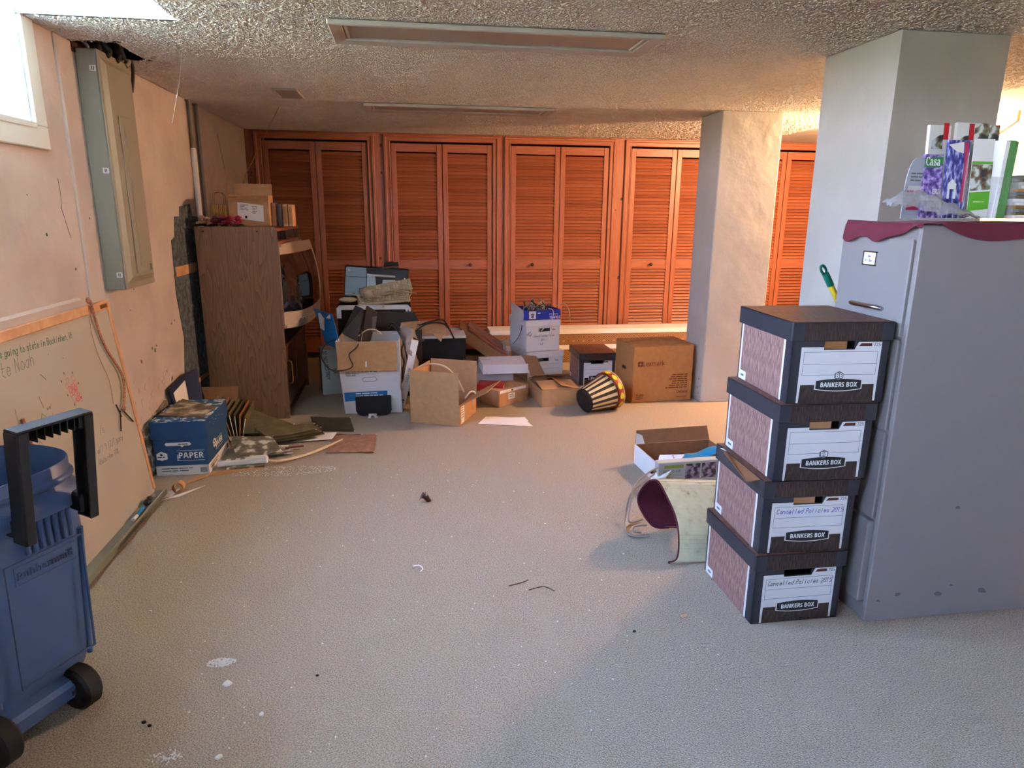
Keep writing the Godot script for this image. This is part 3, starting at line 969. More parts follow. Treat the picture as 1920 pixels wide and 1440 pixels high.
func whiteboard() -> void:
	# a leaning board: x axis along the wall towards the closets, y up the board, z out of its face
	var foot := Vector3(-1.285, 0.03, -2.20)
	var up := Vector3(-0.105, 0.955, 0).normalized()
	var right := Vector3(0, 0, -1)
	var out := right.cross(up).normalized()
	var t := thing("whiteboard", "large beige whiteboard with wooden top rail leaning against the left wall, scribbled on", "whiteboard", foot)
	t.basis = Basis(right, up, out)
	var w := 1.212
	var h := 0.965
	var st := mk()
	span(st, Vector3(0, 0, -0.014), Vector3(w, h, 0), 0.002)
	obj("panel", st, M.whiteboard, t)
	st = mk()
	span(st, Vector3(-0.002, h - 0.036, -0.016), Vector3(w + 0.002, h + 0.002, 0.008), 0.003)
	obj("top_rail", st, M.wood_trim, t)
	st = mk()
	span(st, Vector3(w - 0.018, 0.02, -0.016), Vector3(w + 0.004, h - 0.03, 0.007), 0.003)
	obj("side_rail", st, M.wood_trim, t)
	st = mk()
	span(st, Vector3(-0.004, -0.02, -0.016), Vector3(w + 0.004, 0.006, 0.055), 0.003)
	span(st, Vector3(-0.004, -0.02, 0.048), Vector3(w + 0.004, 0.014, 0.055), 0.002)
	obj("tray", st, M.alu, t)
	st = mk()
	span(st, Vector3(w - 0.10, h - 0.028, 0.008), Vector3(w - 0.03, h - 0.01, 0.010), 0.001)
	for x in [w - 0.085, w - 0.065, w - 0.045]: bx(st, Vector3(0.01, 0.01, 0.004), at(x, h - 0.019, 0.011), 0.002)
	obj("hinge_plate", st, M.brass, t)
	# writing and doodles
	ink(t, "ers going to state in Buckinhen,Vt", 0.026, 0.0026, M.ink_green, at(0.27, 0.882, 0, 0, 0, -2.5), 0.2)
	ink(t, "ate Noah", 0.05, 0.0022, M.ink_grey, at(0.25, 0.815, 0, 0, 0, 0), 0.2)
	for l in [[0.512, 0.774, 0.54, 0.748], [0.462, 0.70, 0.472, 0.655], [0.70, 0.80, 0.703, 0.795], [0.60, 0.83, 0.602, 0.834]]:
		var s1 := mk()
		ribbon(s1, [Vector2(l[0], l[1]), Vector2(l[2], l[3])], 0.003, Transform3D.IDENTITY)
		obj("pen_mark", s1, M.ink_grey, t)
	var s2 := mk()
	ribbon(s2, [Vector2(0.30, 0.70), Vector2(0.295, 0.64), Vector2(0.33, 0.59), Vector2(0.40, 0.54)], 0.0018, Transform3D.IDENTITY)
	obj("pen_mark", s2, M.ink_grey, t)
	s2 = mk()
	ribbon(s2, [Vector2(0.43, 0.56), Vector2(0.425, 0.61), Vector2(0.45, 0.64), Vector2(0.48, 0.61), Vector2(0.50, 0.57), Vector2(0.52, 0.62)], 0.0018, Transform3D.IDENTITY)
	obj("pen_mark", s2, M.ink_grey, t)
	ink(t, "w m'", 0.016, 0.0018, M.ink_grey, at(0.49, 0.64, 0), 0.2)
	s2 = mk()
	for i in 26:
		var c := Vector2(rng.randf_range(-0.05, 0.05), rng.randf_range(-0.055, 0.055))
		c = Vector2(0.715 + c.x * 0.8 + c.y * -0.2, 0.665 + c.y)
		var pts := []
		var r := rng.randf_range(0.008, 0.017)
		for k in 7: pts.append(c + Vector2.from_angle(k * 1.1 + i) * r * rng.randf_range(0.7, 1.1))
		ribbon(s2, pts, 0.0014, Transform3D.IDENTITY)
	obj("red_scribble", s2, M.ink_red, t).set_meta("kind", "stuff")
	for p in [[0.673, 0.736], [0.738, 0.723], [0.638, 0.711], [0.761, 0.674], [0.751, 0.614], [0.656, 0.65], [0.688, 0.601]]:
		ink(t, "x", 0.014, 0.0022, M.ink_black, at(p[0], p[1], 0), 0.0, "cross_mark")
	ink(t, "all 9 1221 pony", 0.028, 0.0015, M.ink_grey, at(0.77, 0.362, 0, 0, 0, -4), 0.2)
	ink(t, "Unste rter 378", 0.022, 0.0015, M.ink_grey, at(0.755, 0.318, 0, 0, 0, -4), 0.2)
	ink(t, "/s", 0.036, 0.0016, M.ink_grey, at(0.83, 0.43, 0), 0.2)
	var W := func(x: float, y: float, z: float) -> Vector3: return t.transform * Vector3(x, y, z)
	# cord over the top rail, with a twist of wire tied into its end
	var r := thing("rope", "twisted tan and red cord hanging over the top of the whiteboard", "rope", W.call(1.0, h, 0.012))
	r.basis = t.basis
	st = mk()
	tube(st, curve([Vector3(0.0, 0.012, 0.0), Vector3(0.008, 0.022, 0.004), Vector3(0.015, 0.004, 0.006), Vector3(0.033, -0.115, 0.0), Vector3(0.062, -0.205, 0.0), Vector3(0.141, -0.336, 0.002), Vector3(0.125, -0.42, 0.002), Vector3(0.075, -0.48, 0.002)], 10), 0.0058, 8)
	obj("cord", st, M.rope, r)
	for p in [Vector3(0.072, -0.487, 0.002), Vector3(0.004, 0.024, 0.002)]:
		st = mk()
		ball(st, p, Vector3(0.011, 0.014, 0.011), 8)
		obj("knot", st, M.rope, r)
	for p in [[0.02, -0.455, 0.045, -0.52], [0.065, -0.49, 0.15, -0.575], [0.045, -0.49, 0.005, -0.577]]:
		st = mk()
		tube(st, [Vector3(p[0], p[1], -0.003), Vector3(p[2], p[3], -0.004)], 0.0032, 6)
		obj("wire_end", st, M.black, r)
	st = mk()
	tube(st, curve([W.call(1.0, h + 0.004, 0.011), W.call(0.985, 0.86, 0.003), W.call(0.99, 0.75, 0.003), W.call(1.03, 0.62, 0.003), W.call(1.011, 0.515, 0.003)]), 0.0012, 5)
	tag(obj("string", st, M.folder_pink), "thin brown string hanging beside the cord on the whiteboard", "string")
	st = mk()
	tube(st, [W.call(0.315, 0.66, 0.007), W.call(0.325, 0.52, 0.007)], 0.006, 8)
	tag(obj("rope", st, M.rope), "short end of tan cord on the whiteboard behind the blue bin", "rope")
	var m := thing("marker_pen", "blue and white marker pen lying in the whiteboard tray", "marker", W.call(0.90, 0.015, 0.035))
	m.basis = t.basis
	st = mk()
	tube(st, [Vector3(-0.06, 0, 0), Vector3(-0.015, 0, 0)], 0.008, 10)
	obj("body", st, M.white_card, m)
	st = mk()
	tube(st, [Vector3(-0.015, 0, 0), Vector3(0.045, 0.002, 0), Vector3(0.07, 0.003, 0)], 0.009, 10, 0.006)
	obj("cap", st, M.bright_blue, m)
	var b := thing("bottle_cap", "small black lump in the whiteboard tray", "eraser", W.call(1.03, 0.021, 0.03))
	b.basis = t.basis
	st = mk()
	ball(st, Vector3.ZERO, Vector3(0.028, 0.014, 0.018), 10)
	ball(st, Vector3(0.03, 0.004, 0), Vector3(0.016, 0.012, 0.014), 8)
	obj("body", st, M.black_plastic, b)
	st = mk()
	bx(st, Vector3(0.05, 0.008, 0.012), at(0.07, 0.0, 0.005, 20), 0.002)
	obj("tip", st, M.cable_grey, b)

# ---------------------------------------------------------------- TV corner
func tv_corner() -> void:
	# cabinet: faces +x, its oak side towards the viewer
	var x0 := -1.345
	var x1 := -0.842
	var z0 := -4.72
	var z1 := -5.70
	var h := 1.297
	var t := thing("tv_cabinet", "tall brown wood grain entertainment cabinet seen from its side, bulky television inside", "cabinet", Vector3(0, 0, 0))
	for z in [z0, z1 + 0.022]:
		var st := mk()
		# front top corner is clipped
		prism(st, pv([x0, 0, x1, 0, x1, h - 0.02, x1 - 0.012, h, x0, h]), 0.022, at(0, 0, z))
		obj("side_panel", st, M.cabinet_oak, t)
	var st := mk()
	span(st, Vector3(x0, 0.03, z1), Vector3(x0 + 0.01, h - 0.03, z0 - 0.022))
	obj("back_panel", st, M.dark_wood, t)
	for y in [h - 0.008, 1.20, 0.50, 0.05]:
		st = mk()
		span(st, Vector3(x0 + 0.01, y - 0.022, z1 + 0.022), Vector3(x1 - 0.006, y, z0 - 0.022), 0.002)
		obj("shelf", st, M.pine_across if y > 1.0 else M.dark_wood, t)
	st = mk()
	span(st, Vector3(x0 + 0.02, 1.201, -5.22), Vector3(x1 - 0.02, 1.266, -5.20))
	obj("divider", st, M.dark_wood, t)
	for k in 2:
		st = mk()
		var za := -4.75 - k * 0.465
		span(st, Vector3(x1 - 0.03, 0.06, za - 0.455), Vector3(x1 - 0.012, 0.47, za), 0.003)
		var d := obj("cabinet_door", st, M.dark_wood, t)
		st = mk()
		var zh := za - (0.10 if k == 0 else 0.35)
		tube(st, curve([Vector3(x1 - 0.012, 0.22, zh), Vector3(x1 + 0.014, 0.23, zh), Vector3(x1 + 0.016, 0.30, zh), Vector3(x1 + 0.014, 0.37, zh), Vector3(x1 - 0.012, 0.38, zh)]), 0.006, 8)
		obj("handle", st, M.brass, d)
	for p in [[x0 + 0.05, h - 0.03], [x1 - 0.12, h - 0.03], [x0 + 0.06, 0.08]]:
		st = mk()
		lathe(st, [Vector2(0.006, 0), Vector2(0.006, 0.001), Vector2(0, 0.001)], 10, Transform3D(Basis(Vector3(1, 0, 0), Vector3(0, 0, 1), Vector3(0, -1, 0)), Vector3(p[0], p[1], z0)))
		obj("screw", st, M.black, t)
	television(x1, z0)
	# things on top
	var y := h
	var c := thing("cardboard_box", "small open cardboard box with a shipping label on top of the TV cabinet", "box", Vector3(-1.02, y, -4.90))
	carton(c, 0.25, 0.16, 0.20, M.card, M.card, [195.0, 96.0, -1.0, -1.0])
	var lb := patch(c, "shipping_label", pv([-0.075, 0.05, 0.088, 0.03, 0.092, 0.135, -0.07, 0.155]), M.white_card, face("front", Vector3(0, 0, 0.081)))
	small_print(lb, face("front", Vector3(-0.055, 0.135, 0.082)), [0.05, 0.03, 0.045, 0.05], 0.006, M.ink_grey)
	small_print(lb, face("front", Vector3(0.02, 0.125, 0.082)), [0.03, 0.03, 0.02, 0.03, 0.02], 0.006, M.ink_grey)
	patch(lb, "barcode", rect(-0.03, 0.052, -0.015, 0.068), M.ink_black, face("front", Vector3(0, 0, 0.0816)))
	for k in 4:
		var bk := thing("slim_case", ["red-brown slim case beside the small box on the TV cabinet", "dark slim case standing between brown ones on the TV cabinet", "tan slim case standing near the cabinet front edge", "orange slim case at the cabinet front edge with a torn sleeve"][k], "case", Vector3(-0.872 + k * 0.036 - 0.02, y, -4.88))
		var s2 := mk()
		span(s2, Vector3(0, 0, -0.11), Vector3(0.03, 0.155 - 0.004 * k, 0), 0.003)
		obj("cover", s2, [M.folder_pink, M.dark_wood, M.card, M.wood_trim][k], bk)
		s2 = mk()
		span(s2, Vector3(0.005, 0.012, -0.001), Vector3(0.025, 0.13, 0.0012), 0.001)
		obj("spine_label", s2, [M.card_dark, M.black, M.card_dark, M.card_gold][k], bk)
	for k in 3:
		var p: Vector3 = [Vector3(-1.30, y, -4.80), Vector3(-1.21, y, -4.79), Vector3(-1.13, y, -4.78)][k]
		var fl := thing("silk_flowers", ["pale pink silk flowers at the left of the bunch on the TV cabinet", "purple silk flowers in the middle of the bunch on the TV cabinet", "crimson silk flowers beside the shipping box on the TV cabinet"][k], "flowers", p)
		var bm: Material = [mat(rgb(196, 150, 132), 0.8), mat(rgb(110, 34, 72), 0.8), mat(rgb(150, 20, 52), 0.8)][k]
		for q in 13:
			var s2 := mk()
			var cc := Vector3(rng.randf_range(-0.048, 0.048), rng.randf_range(0.012, 0.06), rng.randf_range(-0.03, 0.03))
			for r in 6:
				var a := TAU * r / 6.0 + q
				ball(s2, cc + Vector3(cos(a) * 0.012, sin(a * 2.0) * 0.003, sin(a) * 0.012), Vector3(0.011, 0.006, 0.010), 6)
			ball(s2, cc + Vector3(0, 0.005, 0), Vector3(0.008, 0.008, 0.008), 6)
			obj("blossom", s2, bm, fl)
		var s3 := mk()
		for q in 9:
			var a := rng.randf_range(0, TAU)
			var d := Vector3(cos(a), 0, sin(a) * 0.4)
			slab(s3, d * 0.03, d * 0.05 + Vector3(0, 0.02, 0.012), d * 0.085 + Vector3(0, 0.012, 0), d * 0.05 + Vector3(0, 0.02, -0.012), 0.001)
		obj("leaves", s3, mat(rgb(46, 52, 36), 0.8), fl)
	var g := thing("gift_bag", "little gold ribbed gift bag with wire handles behind the flowers", "bag", Vector3(-1.245, y, -4.99))
	var s4 := mk()
	for k in 8: bx(s4, Vector3(0.0125, 0.14, 0.05), at(-0.044 + k * 0.0125, 0.07, 0.003 * (k % 2)), 0.002)
	obj("body", s4, M.kraft_gold, g)
	for z in [-0.02, 0.02]:
		s4 = mk()
		tube(s4, curve([Vector3(-0.035, 0.13, z), Vector3(-0.035, 0.19, z), Vector3(-0.02, 0.215, z), Vector3(0.02, 0.215, z), Vector3(0.035, 0.19, z), Vector3(0.035, 0.13, z)]), 0.0022, 6)
		obj("handle", s4, M.card_dark, g)
	var an := thing("rabbit_ear_antenna", "rabbit ear TV antenna with two thin telescopic rods behind the box on the cabinet", "antenna", Vector3(-1.19, y, -5.12))
	s4 = mk()
	lathe(s4, [Vector2(0, 0), Vector2(0.05, 0), Vector2(0.045, 0.03), Vector2(0.015, 0.045), Vector2(0, 0.045)], 14)
	obj("base", s4, M.black_plastic, an)
	for e in [[Vector3(-0.01, 0.04, 0), Vector3(-0.025, 0.32, 0.0), Vector3(-0.06, 0.60, 0.0)], [Vector3(0.01, 0.04, 0), Vector3(0.115, 0.34, 0.06), Vector3(0.38, 0.76, 0.16)]]:
		s4 = mk()
		tube(s4, [e[0], e[1]], 0.0042, 7)
		tube(s4, [e[1], e[2]], 0.0024, 7)
		obj("rod", s4, M.brass, an)
	# on the floor behind the paper carton
	var bi := thing("ring_binder", "navy blue ring binder standing open against the left wall", "binder", Vector3(-1.385, 0, -4.22))
	s4 = mk()
	slab(s4, Vector3(0.05, 0, 0.16), Vector3(0.03, 0, -0.14), Vector3(0.0, 0.42, -0.14), Vector3(0.005, 0.40, 0.16), 0.006)
	obj("cover", s4, M.navy, bi)
	s4 = mk()
	slab(s4, Vector3(0.03, 0, -0.14), Vector3(0.085, 0, -0.19), Vector3(0.06, 0.44, -0.19), Vector3(0.0, 0.42, -0.14), 0.006)
	obj("spine", s4, M.navy, bi)
	s4 = mk()
	slab(s4, Vector3(0.055, 0.0, 0.13), Vector3(0.037, 0.0, -0.10), Vector3(0.010, 0.385, -0.10), Vector3(0.014, 0.365, 0.13), 0.003)
	obj("paper_insert", s4, M.paper, bi)
	s4 = mk()
	slab(s4, Vector3(-1.30, 0, -4.56), Vector3(-1.165, 0, -4.56), Vector3(-1.16, 0.245, -4.70), Vector3(-1.40, 0.245, -4.70), 0.004)
	tag(obj("cardboard_sheet", s4, M.card_dark), "brown cardboard sheet leaning on the side of the TV cabinet", "cardboard")

# a carton standing on its base centre: flaps give the hinge angle (0 closed, 90 upright, 180 flat outwards) of front, back, left, right; -1 leaves a flap out
func carton(t: Node3D, w: float, d: float, h: float, outer: Material, inner: Material, flaps: Array, depth := 0.5) -> MeshInstance3D:
	var k := 0.005
	var st := mk()
	span(st, Vector3(-w / 2, 0, -d / 2), Vector3(w / 2, k, d / 2))
	span(st, Vector3(-w / 2, 0, d / 2 - k), Vector3(w / 2, h, d / 2), 0.0015)
	span(st, Vector3(-w / 2, 0, -d / 2), Vector3(w / 2, h, -d / 2 + k), 0.0015)
	span(st, Vector3(-w / 2, 0, -d / 2 + k), Vector3(-w / 2 + k, h, d / 2 - k))
	span(st, Vector3(w / 2 - k, 0, -d / 2 + k), Vector3(w / 2, h, d / 2 - k))
	var body := obj("body", st, outer, t)
	var hinge := [[Vector3(0, h, d / 2), 0.0, w, d], [Vector3(0, h, -d / 2), 180.0, w, d], [Vector3(-w / 2, h, 0), -90.0, d, w], [Vector3(w / 2, h, 0), 90.0, d, w]]
	for i in 4:
		if flaps[i] < 0.0: continue
		var l: float = hinge[i][3] * depth - 0.003
		st = mk()
		# local frame: x along the hinge, closed flap points to -z
		bx(st, Vector3(hinge[i][2] - 0.006, 0.004, l), Transform3D(Basis.IDENTITY, Vector3(0, 0.002 + (0.004 if i < 2 else 0.0), -l / 2)), 0.001)
		var xf := Transform3D(Basis(Vector3.UP, deg_to_rad(hinge[i][1])) * Basis(Vector3.RIGHT, deg_to_rad(flaps[i])), hinge[i][0])
		obj("flap", st, inner, t, xf)
	return body

func television(xf: float, z0: float) -> void:
	var t := thing("television", "bulky silver tube television bulging from the cabinet front", "television")
	var za := z0 - 0.03
	var zb := z0 - 0.95
	var ya := 0.625
	var yb := 1.185
	var F := func(u: float, v: float, lift: float) -> Vector3:      # u along -z, v up
		var bulge := smoothstep(0.0, 0.8, u) * 0.045 + 0.028 * u + ((1.0 - v) * 0.05 + sin(PI * v) * 0.035) * smoothstep(0.0, 0.25, u)
		return Vector3(xf + 0.005 + bulge + lift, lerp(ya, yb, v) - 0.03 * (1.0 - v) * sin(PI * u), lerp(za, zb, u))
	var st := mk()
	sheet(st, 20, 14, func(u: float, v: float) -> Vector3: return F.call(u, v, 0.0), 0.03)
	obj("bezel", st, M.tv_silver, t)
	st = mk()
	sheet(st, 20, 14, func(u: float, v: float) -> Vector3: return F.call(0.002 + u * 0.90, 0.20 + v * 0.68, 0.005), 0.004)
	obj("screen", st, M.screen, t)
	st = mk()
	for y in [ya, yb - 0.02]: span(st, Vector3(xf - 0.10, y, zb + 0.01), Vector3(xf + 0.02, y + 0.02, za - 0.01), 0.004)
	for z in [za - 0.03, zb + 0.01]: span(st, Vector3(xf - 0.10, ya, z), Vector3(xf + 0.01, yb, z + 0.02), 0.004)
	obj("shell", st, M.tv_silver, t)
	st = mk()
	span(st, Vector3(xf - 0.42, 0.52, zb + 0.10), Vector3(xf - 0.08, yb - 0.06, za - 0.10), 0.03)
	obj("tube_housing", st, M.black_plastic, t)
	st = mk()
	for k in 5: bx(st, Vector3(0.008, 0.012, 0.03), Transform3D(Basis.IDENTITY, F.call(0.36 + k * 0.07, 0.09, 0.003)), 0.003)
	obj("button_row", st, M.tv_silver, t)

# ---------------------------------------------------------------- filing cabinet and what lies on it
func right_side() -> void:
	var x0 := 1.559
	var x1 := 2.24
	var z0 := -1.935
	var z1 := -2.325
	var h := 1.372
	var t := thing("filing_cabinet", "tall grey steel four drawer filing cabinet behind the stacked record boxes", "filing cabinet", Vector3(x0, 0, (z0 + z1) / 2))
	var w := z0 - z1
	var d := x1 - x0
	var st := mk()
	span(st, Vector3(0.004, 0, w / 2 - 0.02), Vector3(d, h, w / 2), 0.003)
	span(st, Vector3(0.004, 0, -w / 2), Vector3(d, h, -w / 2 + 0.02), 0.003)
	span(st, Vector3(0.005, h - 0.03, -w / 2 + 0.02), Vector3(d - 0.001, h - 0.001, w / 2 - 0.02))
	span(st, Vector3(d - 0.01, 0.001, -w / 2 + 0.02), Vector3(d - 0.001, h - 0.03, w / 2 - 0.02))
	span(st, Vector3(0.008, 0.001, -w / 2 + 0.02), Vector3(d - 0.011, 0.06, w / 2 - 0.02))
	for k in 5: span(st, Vector3(0.006, 0.055 + k * 0.317, -w / 2 + 0.02), Vector3(0.03, 0.075 + k * 0.317, w / 2 - 0.02))
	obj("body", st, M.cabinet_grey, t)
	for k in 4:
		var y0 := 0.070 + k * 0.317
		st = mk()
		var out := 0.012 if k == 0 else 0.0
		span(st, Vector3(-0.004 - out, y0, -w / 2 + 0.024), Vector3(0.02, y0 + 0.309, w / 2 - 0.024), 0.003)
		var dr := obj("drawer", st, M.cabinet_grey, t)
		var fx := face("left", Vector3(-0.004 - out, y0, 0))
		st = mk()
		for s in [[-0.034, 0.214, 0.034, 0.218], [-0.034, 0.258, 0.034, 0.262], [-0.034, 0.214, -0.031, 0.262], [0.031, 0.214, 0.034, 0.262]]:
			prism(st, rect(s[0] - 0.02, s[1], s[2] - 0.02, s[3]), 0.004, fx * at(0, 0, 0.004))
		obj("label_holder", st, M.steel, dr)
		var card := patch(dr, "label_card", rect(-0.051, 0.218, 0.011, 0.258), M.paper, fx, 0.001)
		if k == 3:
			ink(card, "Don", 0.007, 0.0012, M.ink_blue, fx * at(-0.03, 0.242, 0.001))
			ink(card, "A - Dev", 0.009, 0.0012, M.ink_blue, fx * at(-0.043, 0.227, 0.001))
		st = mk()
		tube(st, curve([Vector3(-0.075, 0.078, 0), Vector3(-0.07, 0.082, 0.016), Vector3(-0.03, 0.084, 0.026), Vector3(0.03, 0.084, 0.026), Vector3(0.07, 0.082, 0.016), Vector3(0.075, 0.078, 0)]).map(func(p: Vector3) -> Vector3: return fx * p), 0.0075, 8)
		obj("handle", st, M.steel, dr)
	# marks on its side
	for p in [[0.12, 0.10, 0.01], [0.28, 0.09, 0.014], [0.33, 0.12, 0.007], [0.46, 0.09, 0.02], [0.30, 0.42, 0.009], [0.05, 0.08, 0.008]]:
		var pts := PackedVector2Array()
		for k in 8: pts.append(Vector2(p[0], p[1]) + Vector2.from_angle(TAU * k / 8) * Vector2(1.3, 0.8) * p[2] * rng.randf_range(0.4, 1.1))
		patch(t, "scuff_mark", pts, M.scuff, at(0, 0, w / 2), 0.0003)
	# maroon cloth: flat on the top, sagging over the near edge and the drawer front
	var top := h + 0.004
	st = mk()
	var F := func(u: float, v: float) -> Vector3:
		var x: float = lerpf(-0.006, 0.50, clampf((u - 0.12) / 0.88, 0.0, 1.0))
		var z: float = lerpf(-0.165, w / 2 + 0.003, clampf(v / 0.78, 0.0, 1.0))
		var y := top + 0.006 + 0.003 * sin(u * 13.0 + v * 5.0)
		var tl: float = clampf((0.12 - u) / 0.12, 0.0, 1.0)
		var tn: float = clampf((v - 0.78) / 0.22, 0.0, 1.0)
		var dl: float = 0.052 * (1.0 - smoothstep(0.45, 0.80, v)) + 0.012 * sin(v * 21.0) * (1.0 - v) + 0.010
		var s := clampf((u - 0.22) / 0.78, 0.0, 1.0)
		var dn: float = 0.006 + 0.050 * pow(sin(PI * s), 0.7)
		x -= 0.012 * sin(tl * 1.6) + 0.006 * sin(v * 17.0) * tl
		z += 0.014 * sin(tn * 1.6)
		y -= tl * dl + tn * dn
		return Vector3(x, y, z)
	sheet(st, 50, 40, F, -0.003)
	tag(obj("maroon_cloth", st, M.maroon, null, at(x0, 0, (z0 + z1) / 2)), "crumpled maroon cloth spread over the top of the filing cabinet", "cloth")
	# clear plate and the leaflets
	var py := top + 0.014
	st = mk()
	bx(st, Vector3(0.56, 0.005, 0.26), at(2.02, py, -2.11), 0.001)
	tag(obj("clear_tray", st, M.acrylic), "clear plastic plate carrying the leaflets on top of the filing cabinet", "tray")
	var by := py + 0.004
	var rk := thing("leaflet_rack", "clear acrylic leaflet rack on the filing cabinet, tall leaflets behind short ones", "rack", Vector3(1.87, by, -2.09))
	for q in [[0.03, 0.245, -0.02], [-0.045, 0.13, 0.06]]:
		st = mk()
		bx(st, Vector3(0.21, q[1], 0.003), at(0.0, q[1] / 2, q[2]), 0.001)
		obj("rack_panel", st, M.acrylic, rk)
	for x in [-0.105, 0.105]:
		st = mk()
		bx(st, Vector3(0.003, 0.2, 0.12), at(x, 0.1, 0.0), 0.001)
		obj("rack_side", st, M.acrylic, rk)
	var green := mat(rgb(96, 178, 52), 0.45)
	var deep := mat(rgb(40, 130, 62), 0.45)
	var lav := tri_mat(noise_tex(111, 0.03, FastNoiseLite.TYPE_SIMPLEX_SMOOTH, [[0.2, rgb(60, 44, 110)], [0.5, rgb(128, 104, 178)], [0.8, rgb(196, 180, 222)]], 256, 3), Vector3.ONE * 6.0, 0.4)
	var blue := tri_mat(noise_tex(112, 0.03, FastNoiseLite.TYPE_SIMPLEX_SMOOTH, [[0.2, rgb(30, 34, 92)], [0.5, rgb(78, 80, 160)], [0.8, rgb(190, 196, 226)]], 256, 3), Vector3(8, 3, 8), 0.4)
	var mag := mat(rgb(172, 40, 84), 0.4)
	var photo := tri_mat(noise_tex(113, 0.012, FastNoiseLite.TYPE_SIMPLEX_SMOOTH, [[0.25, rgb(48, 52, 56)], [0.42, rgb(126, 84, 62)], [0.55, rgb(120, 140, 110)], [0.7, rgb(216, 220, 220)]], 256, 3), Vector3.ONE * 6.0, 0.4)
	# blister card
	var b := thing("blister_card", "grey blister card with rounded top leaning at the left of the leaflets", "package", Vector3(1.588, by - 0.002, -2.03), 10)
	st = mk()
	var pts2 := PackedVector2Array()
	for k in 9: pts2.append(Vector2(-0.038 + 0.038 * (1.0 - cos(PI * k / 16.0)), 0.09 + 0.095 * sin(PI * k / 16.0)))
	pts2.append_array(pv([0.038, 0.185, 0.038, 0, -0.038, 0]))
	prism(st, pts2, 0.003)
	obj("card", st, mat(rgb(168, 174, 186), 0.4), b)
	text(b, "$39.95", 0.016, mag, at(-0.002, 0.078, 0.001), "Droid Serif", true, 0.8)
	patch(b, "red_house", pv([-0.022, 0.026, 0.028, 0.026, 0.028, 0.042, 0.003, 0.064, -0.022, 0.042]), mag, at(0, 0, 0))
	patch(b, "price_panel", rect(-0.026, 0.074, 0.03, 0.100), M.white_print, at(0, 0, 0), 0.0)
	small_print(b, at(-0.02, 0.135, 0), [0.05, 0.05, 0.04], 0.006, M.ink_grey)
	# leaflets: body plus its coloured fields
	leaflet("leaflet", "lavender leaflet with a green heading beside the blister card", Vector3(1.652, by, -2.025), 6.0, 0.072, 0.195, 0.012, lav, [["heading", deep, pv([-0.036, 0.155, 0.02, 0.155, 0.034, 0.172, 0.034, 0.188, -0.036, 0.184])]], [["Casa", 0.026, -0.006, 0.162, "Droid Serif", 0.7], ["ERIE", 0.016, 0.018, 0.075, "Droid Sans", 0.8], ["INSURANCE", 0.016, 0.002, 0.055, "Droid Sans", 0.75], ["GROUP", 0.016, 0.012, 0.035, "Droid Sans", 0.8]])
	leaflet("leaflet", "blue and white leaflet with a magenta stripe and a small house emblem", Vector3(1.735, by, -2.025), 4.0, 0.082, 0.24, 0.010, blue, [["magenta_stripe", mag, pv([0.018, 0.235, 0.034, 0.235, 0.041, 0.15, 0.036, 0.05, 0.018, 0.05, 0.024, 0.15]), ], ["white_field", M.white_print, pv([-0.041, 0.225, 0.016, 0.235, 0.018, 0.20, -0.01, 0.205])], ["house_emblem", M.white_print, pv([-0.03, 0.06, -0.022, 0.06, -0.022, 0.09, -0.006, 0.09, -0.006, 0.06, 0.002, 0.06, 0.002, 0.106, -0.014, 0.122, -0.03, 0.106])]], [])
	leaflet("leaflet", "white and green leaflet with a photo strip in front of the green edged stack", Vector3(1.818, by, -2.02), 2.0, 0.076, 0.245, 0.004, M.white_print, [["green_field", green, pv([-0.038, 0.022, 0.038, 0.03, 0.038, 0.085, -0.038, 0.08])], ["green_line", green, rect(-0.038, 0.168, 0.038, 0.176)], ["photo", photo, pv([-0.038, 0.085, 0.038, 0.09, 0.038, 0.167, -0.038, 0.167])], ["small_line", M.white_print, rect(-0.02, 0.05, 0.02, 0.053)]], [])
	var gs := mat(rgb(84, 142, 70), 0.5)
	for k in 9:
		leaflet("leaflet", "green edged leaflet in the stack seen from its side in the rack", Vector3(1.862 + k * 0.0052, by, -2.055), -62.0, 0.07, 0.243 - 0.002 * (k % 3), 0.0035, gs if k > 2 else M.white_print, [], [], "green edged leaflets in the acrylic rack")
	for k in 4:
		leaflet("leaflet", ["tall leaflet with a red tab behind the blue leaflet", "tall leaflet with a red tab behind the white and green leaflet", "tall leaflet with a dark roof photo behind the green stack", "narrow tall leaflet at the right end of the rack"][k], Vector3(1.735 + [0.0, 0.092, 0.15, 0.195][k], by + 0.03, -2.115), [5.0, 3.0, 0.0, -4.0][k], [0.085, 0.07, 0.055, 0.04][k], [0.265, 0.275, 0.275, 0.27][k], 0.012, photo if k > 1 else M.white_print, [["red_tab", mat(rgb(190, 24, 40), 0.4), rect(0.012, 0.22, 0.032, 0.272)], ["photo", photo, pv([-0.03, 0.19, 0.012, 0.19, 0.012, 0.235, -0.005, 0.232, -0.03, 0.215])]] if k < 2 else [], [])
	for k in 13:
		var m := thing("magazine", "magazine lying in the flat pile right of the leaflet rack", "magazine", Vector3(2.055 + rng.randf_range(-0.006, 0.006), by + k * 0.0105, -2.09), rng.randf_range(-3, 3), "flat pile of magazines on the filing cabinet")
		st = mk()
		bx(st, Vector3(0.2, 0.0095, 0.14), at(0, 0.005, 0), 0.001)
		obj("cover", st, [M.paper, M.folder_olive, M.ink_grey, M.card_gold, M.paper][k % 5], m)
	var cb := thing("small_carton", "black and white printed carton at the right edge in front of the magazines", "carton", Vector3(2.06, by, -1.995))
	st = mk()
	bx(st, Vector3(0.10, 0.125, 0.03), at(0, 0.0625, 0), 0.002)
	obj("body", st, M.black, cb)
	for y in [0.045, 0.07]: patch(cb, "white_band", rect(-0.048, y - 0.008, 0.05, y + 0.008), M.white_print, at(0, 0, 0.0152))
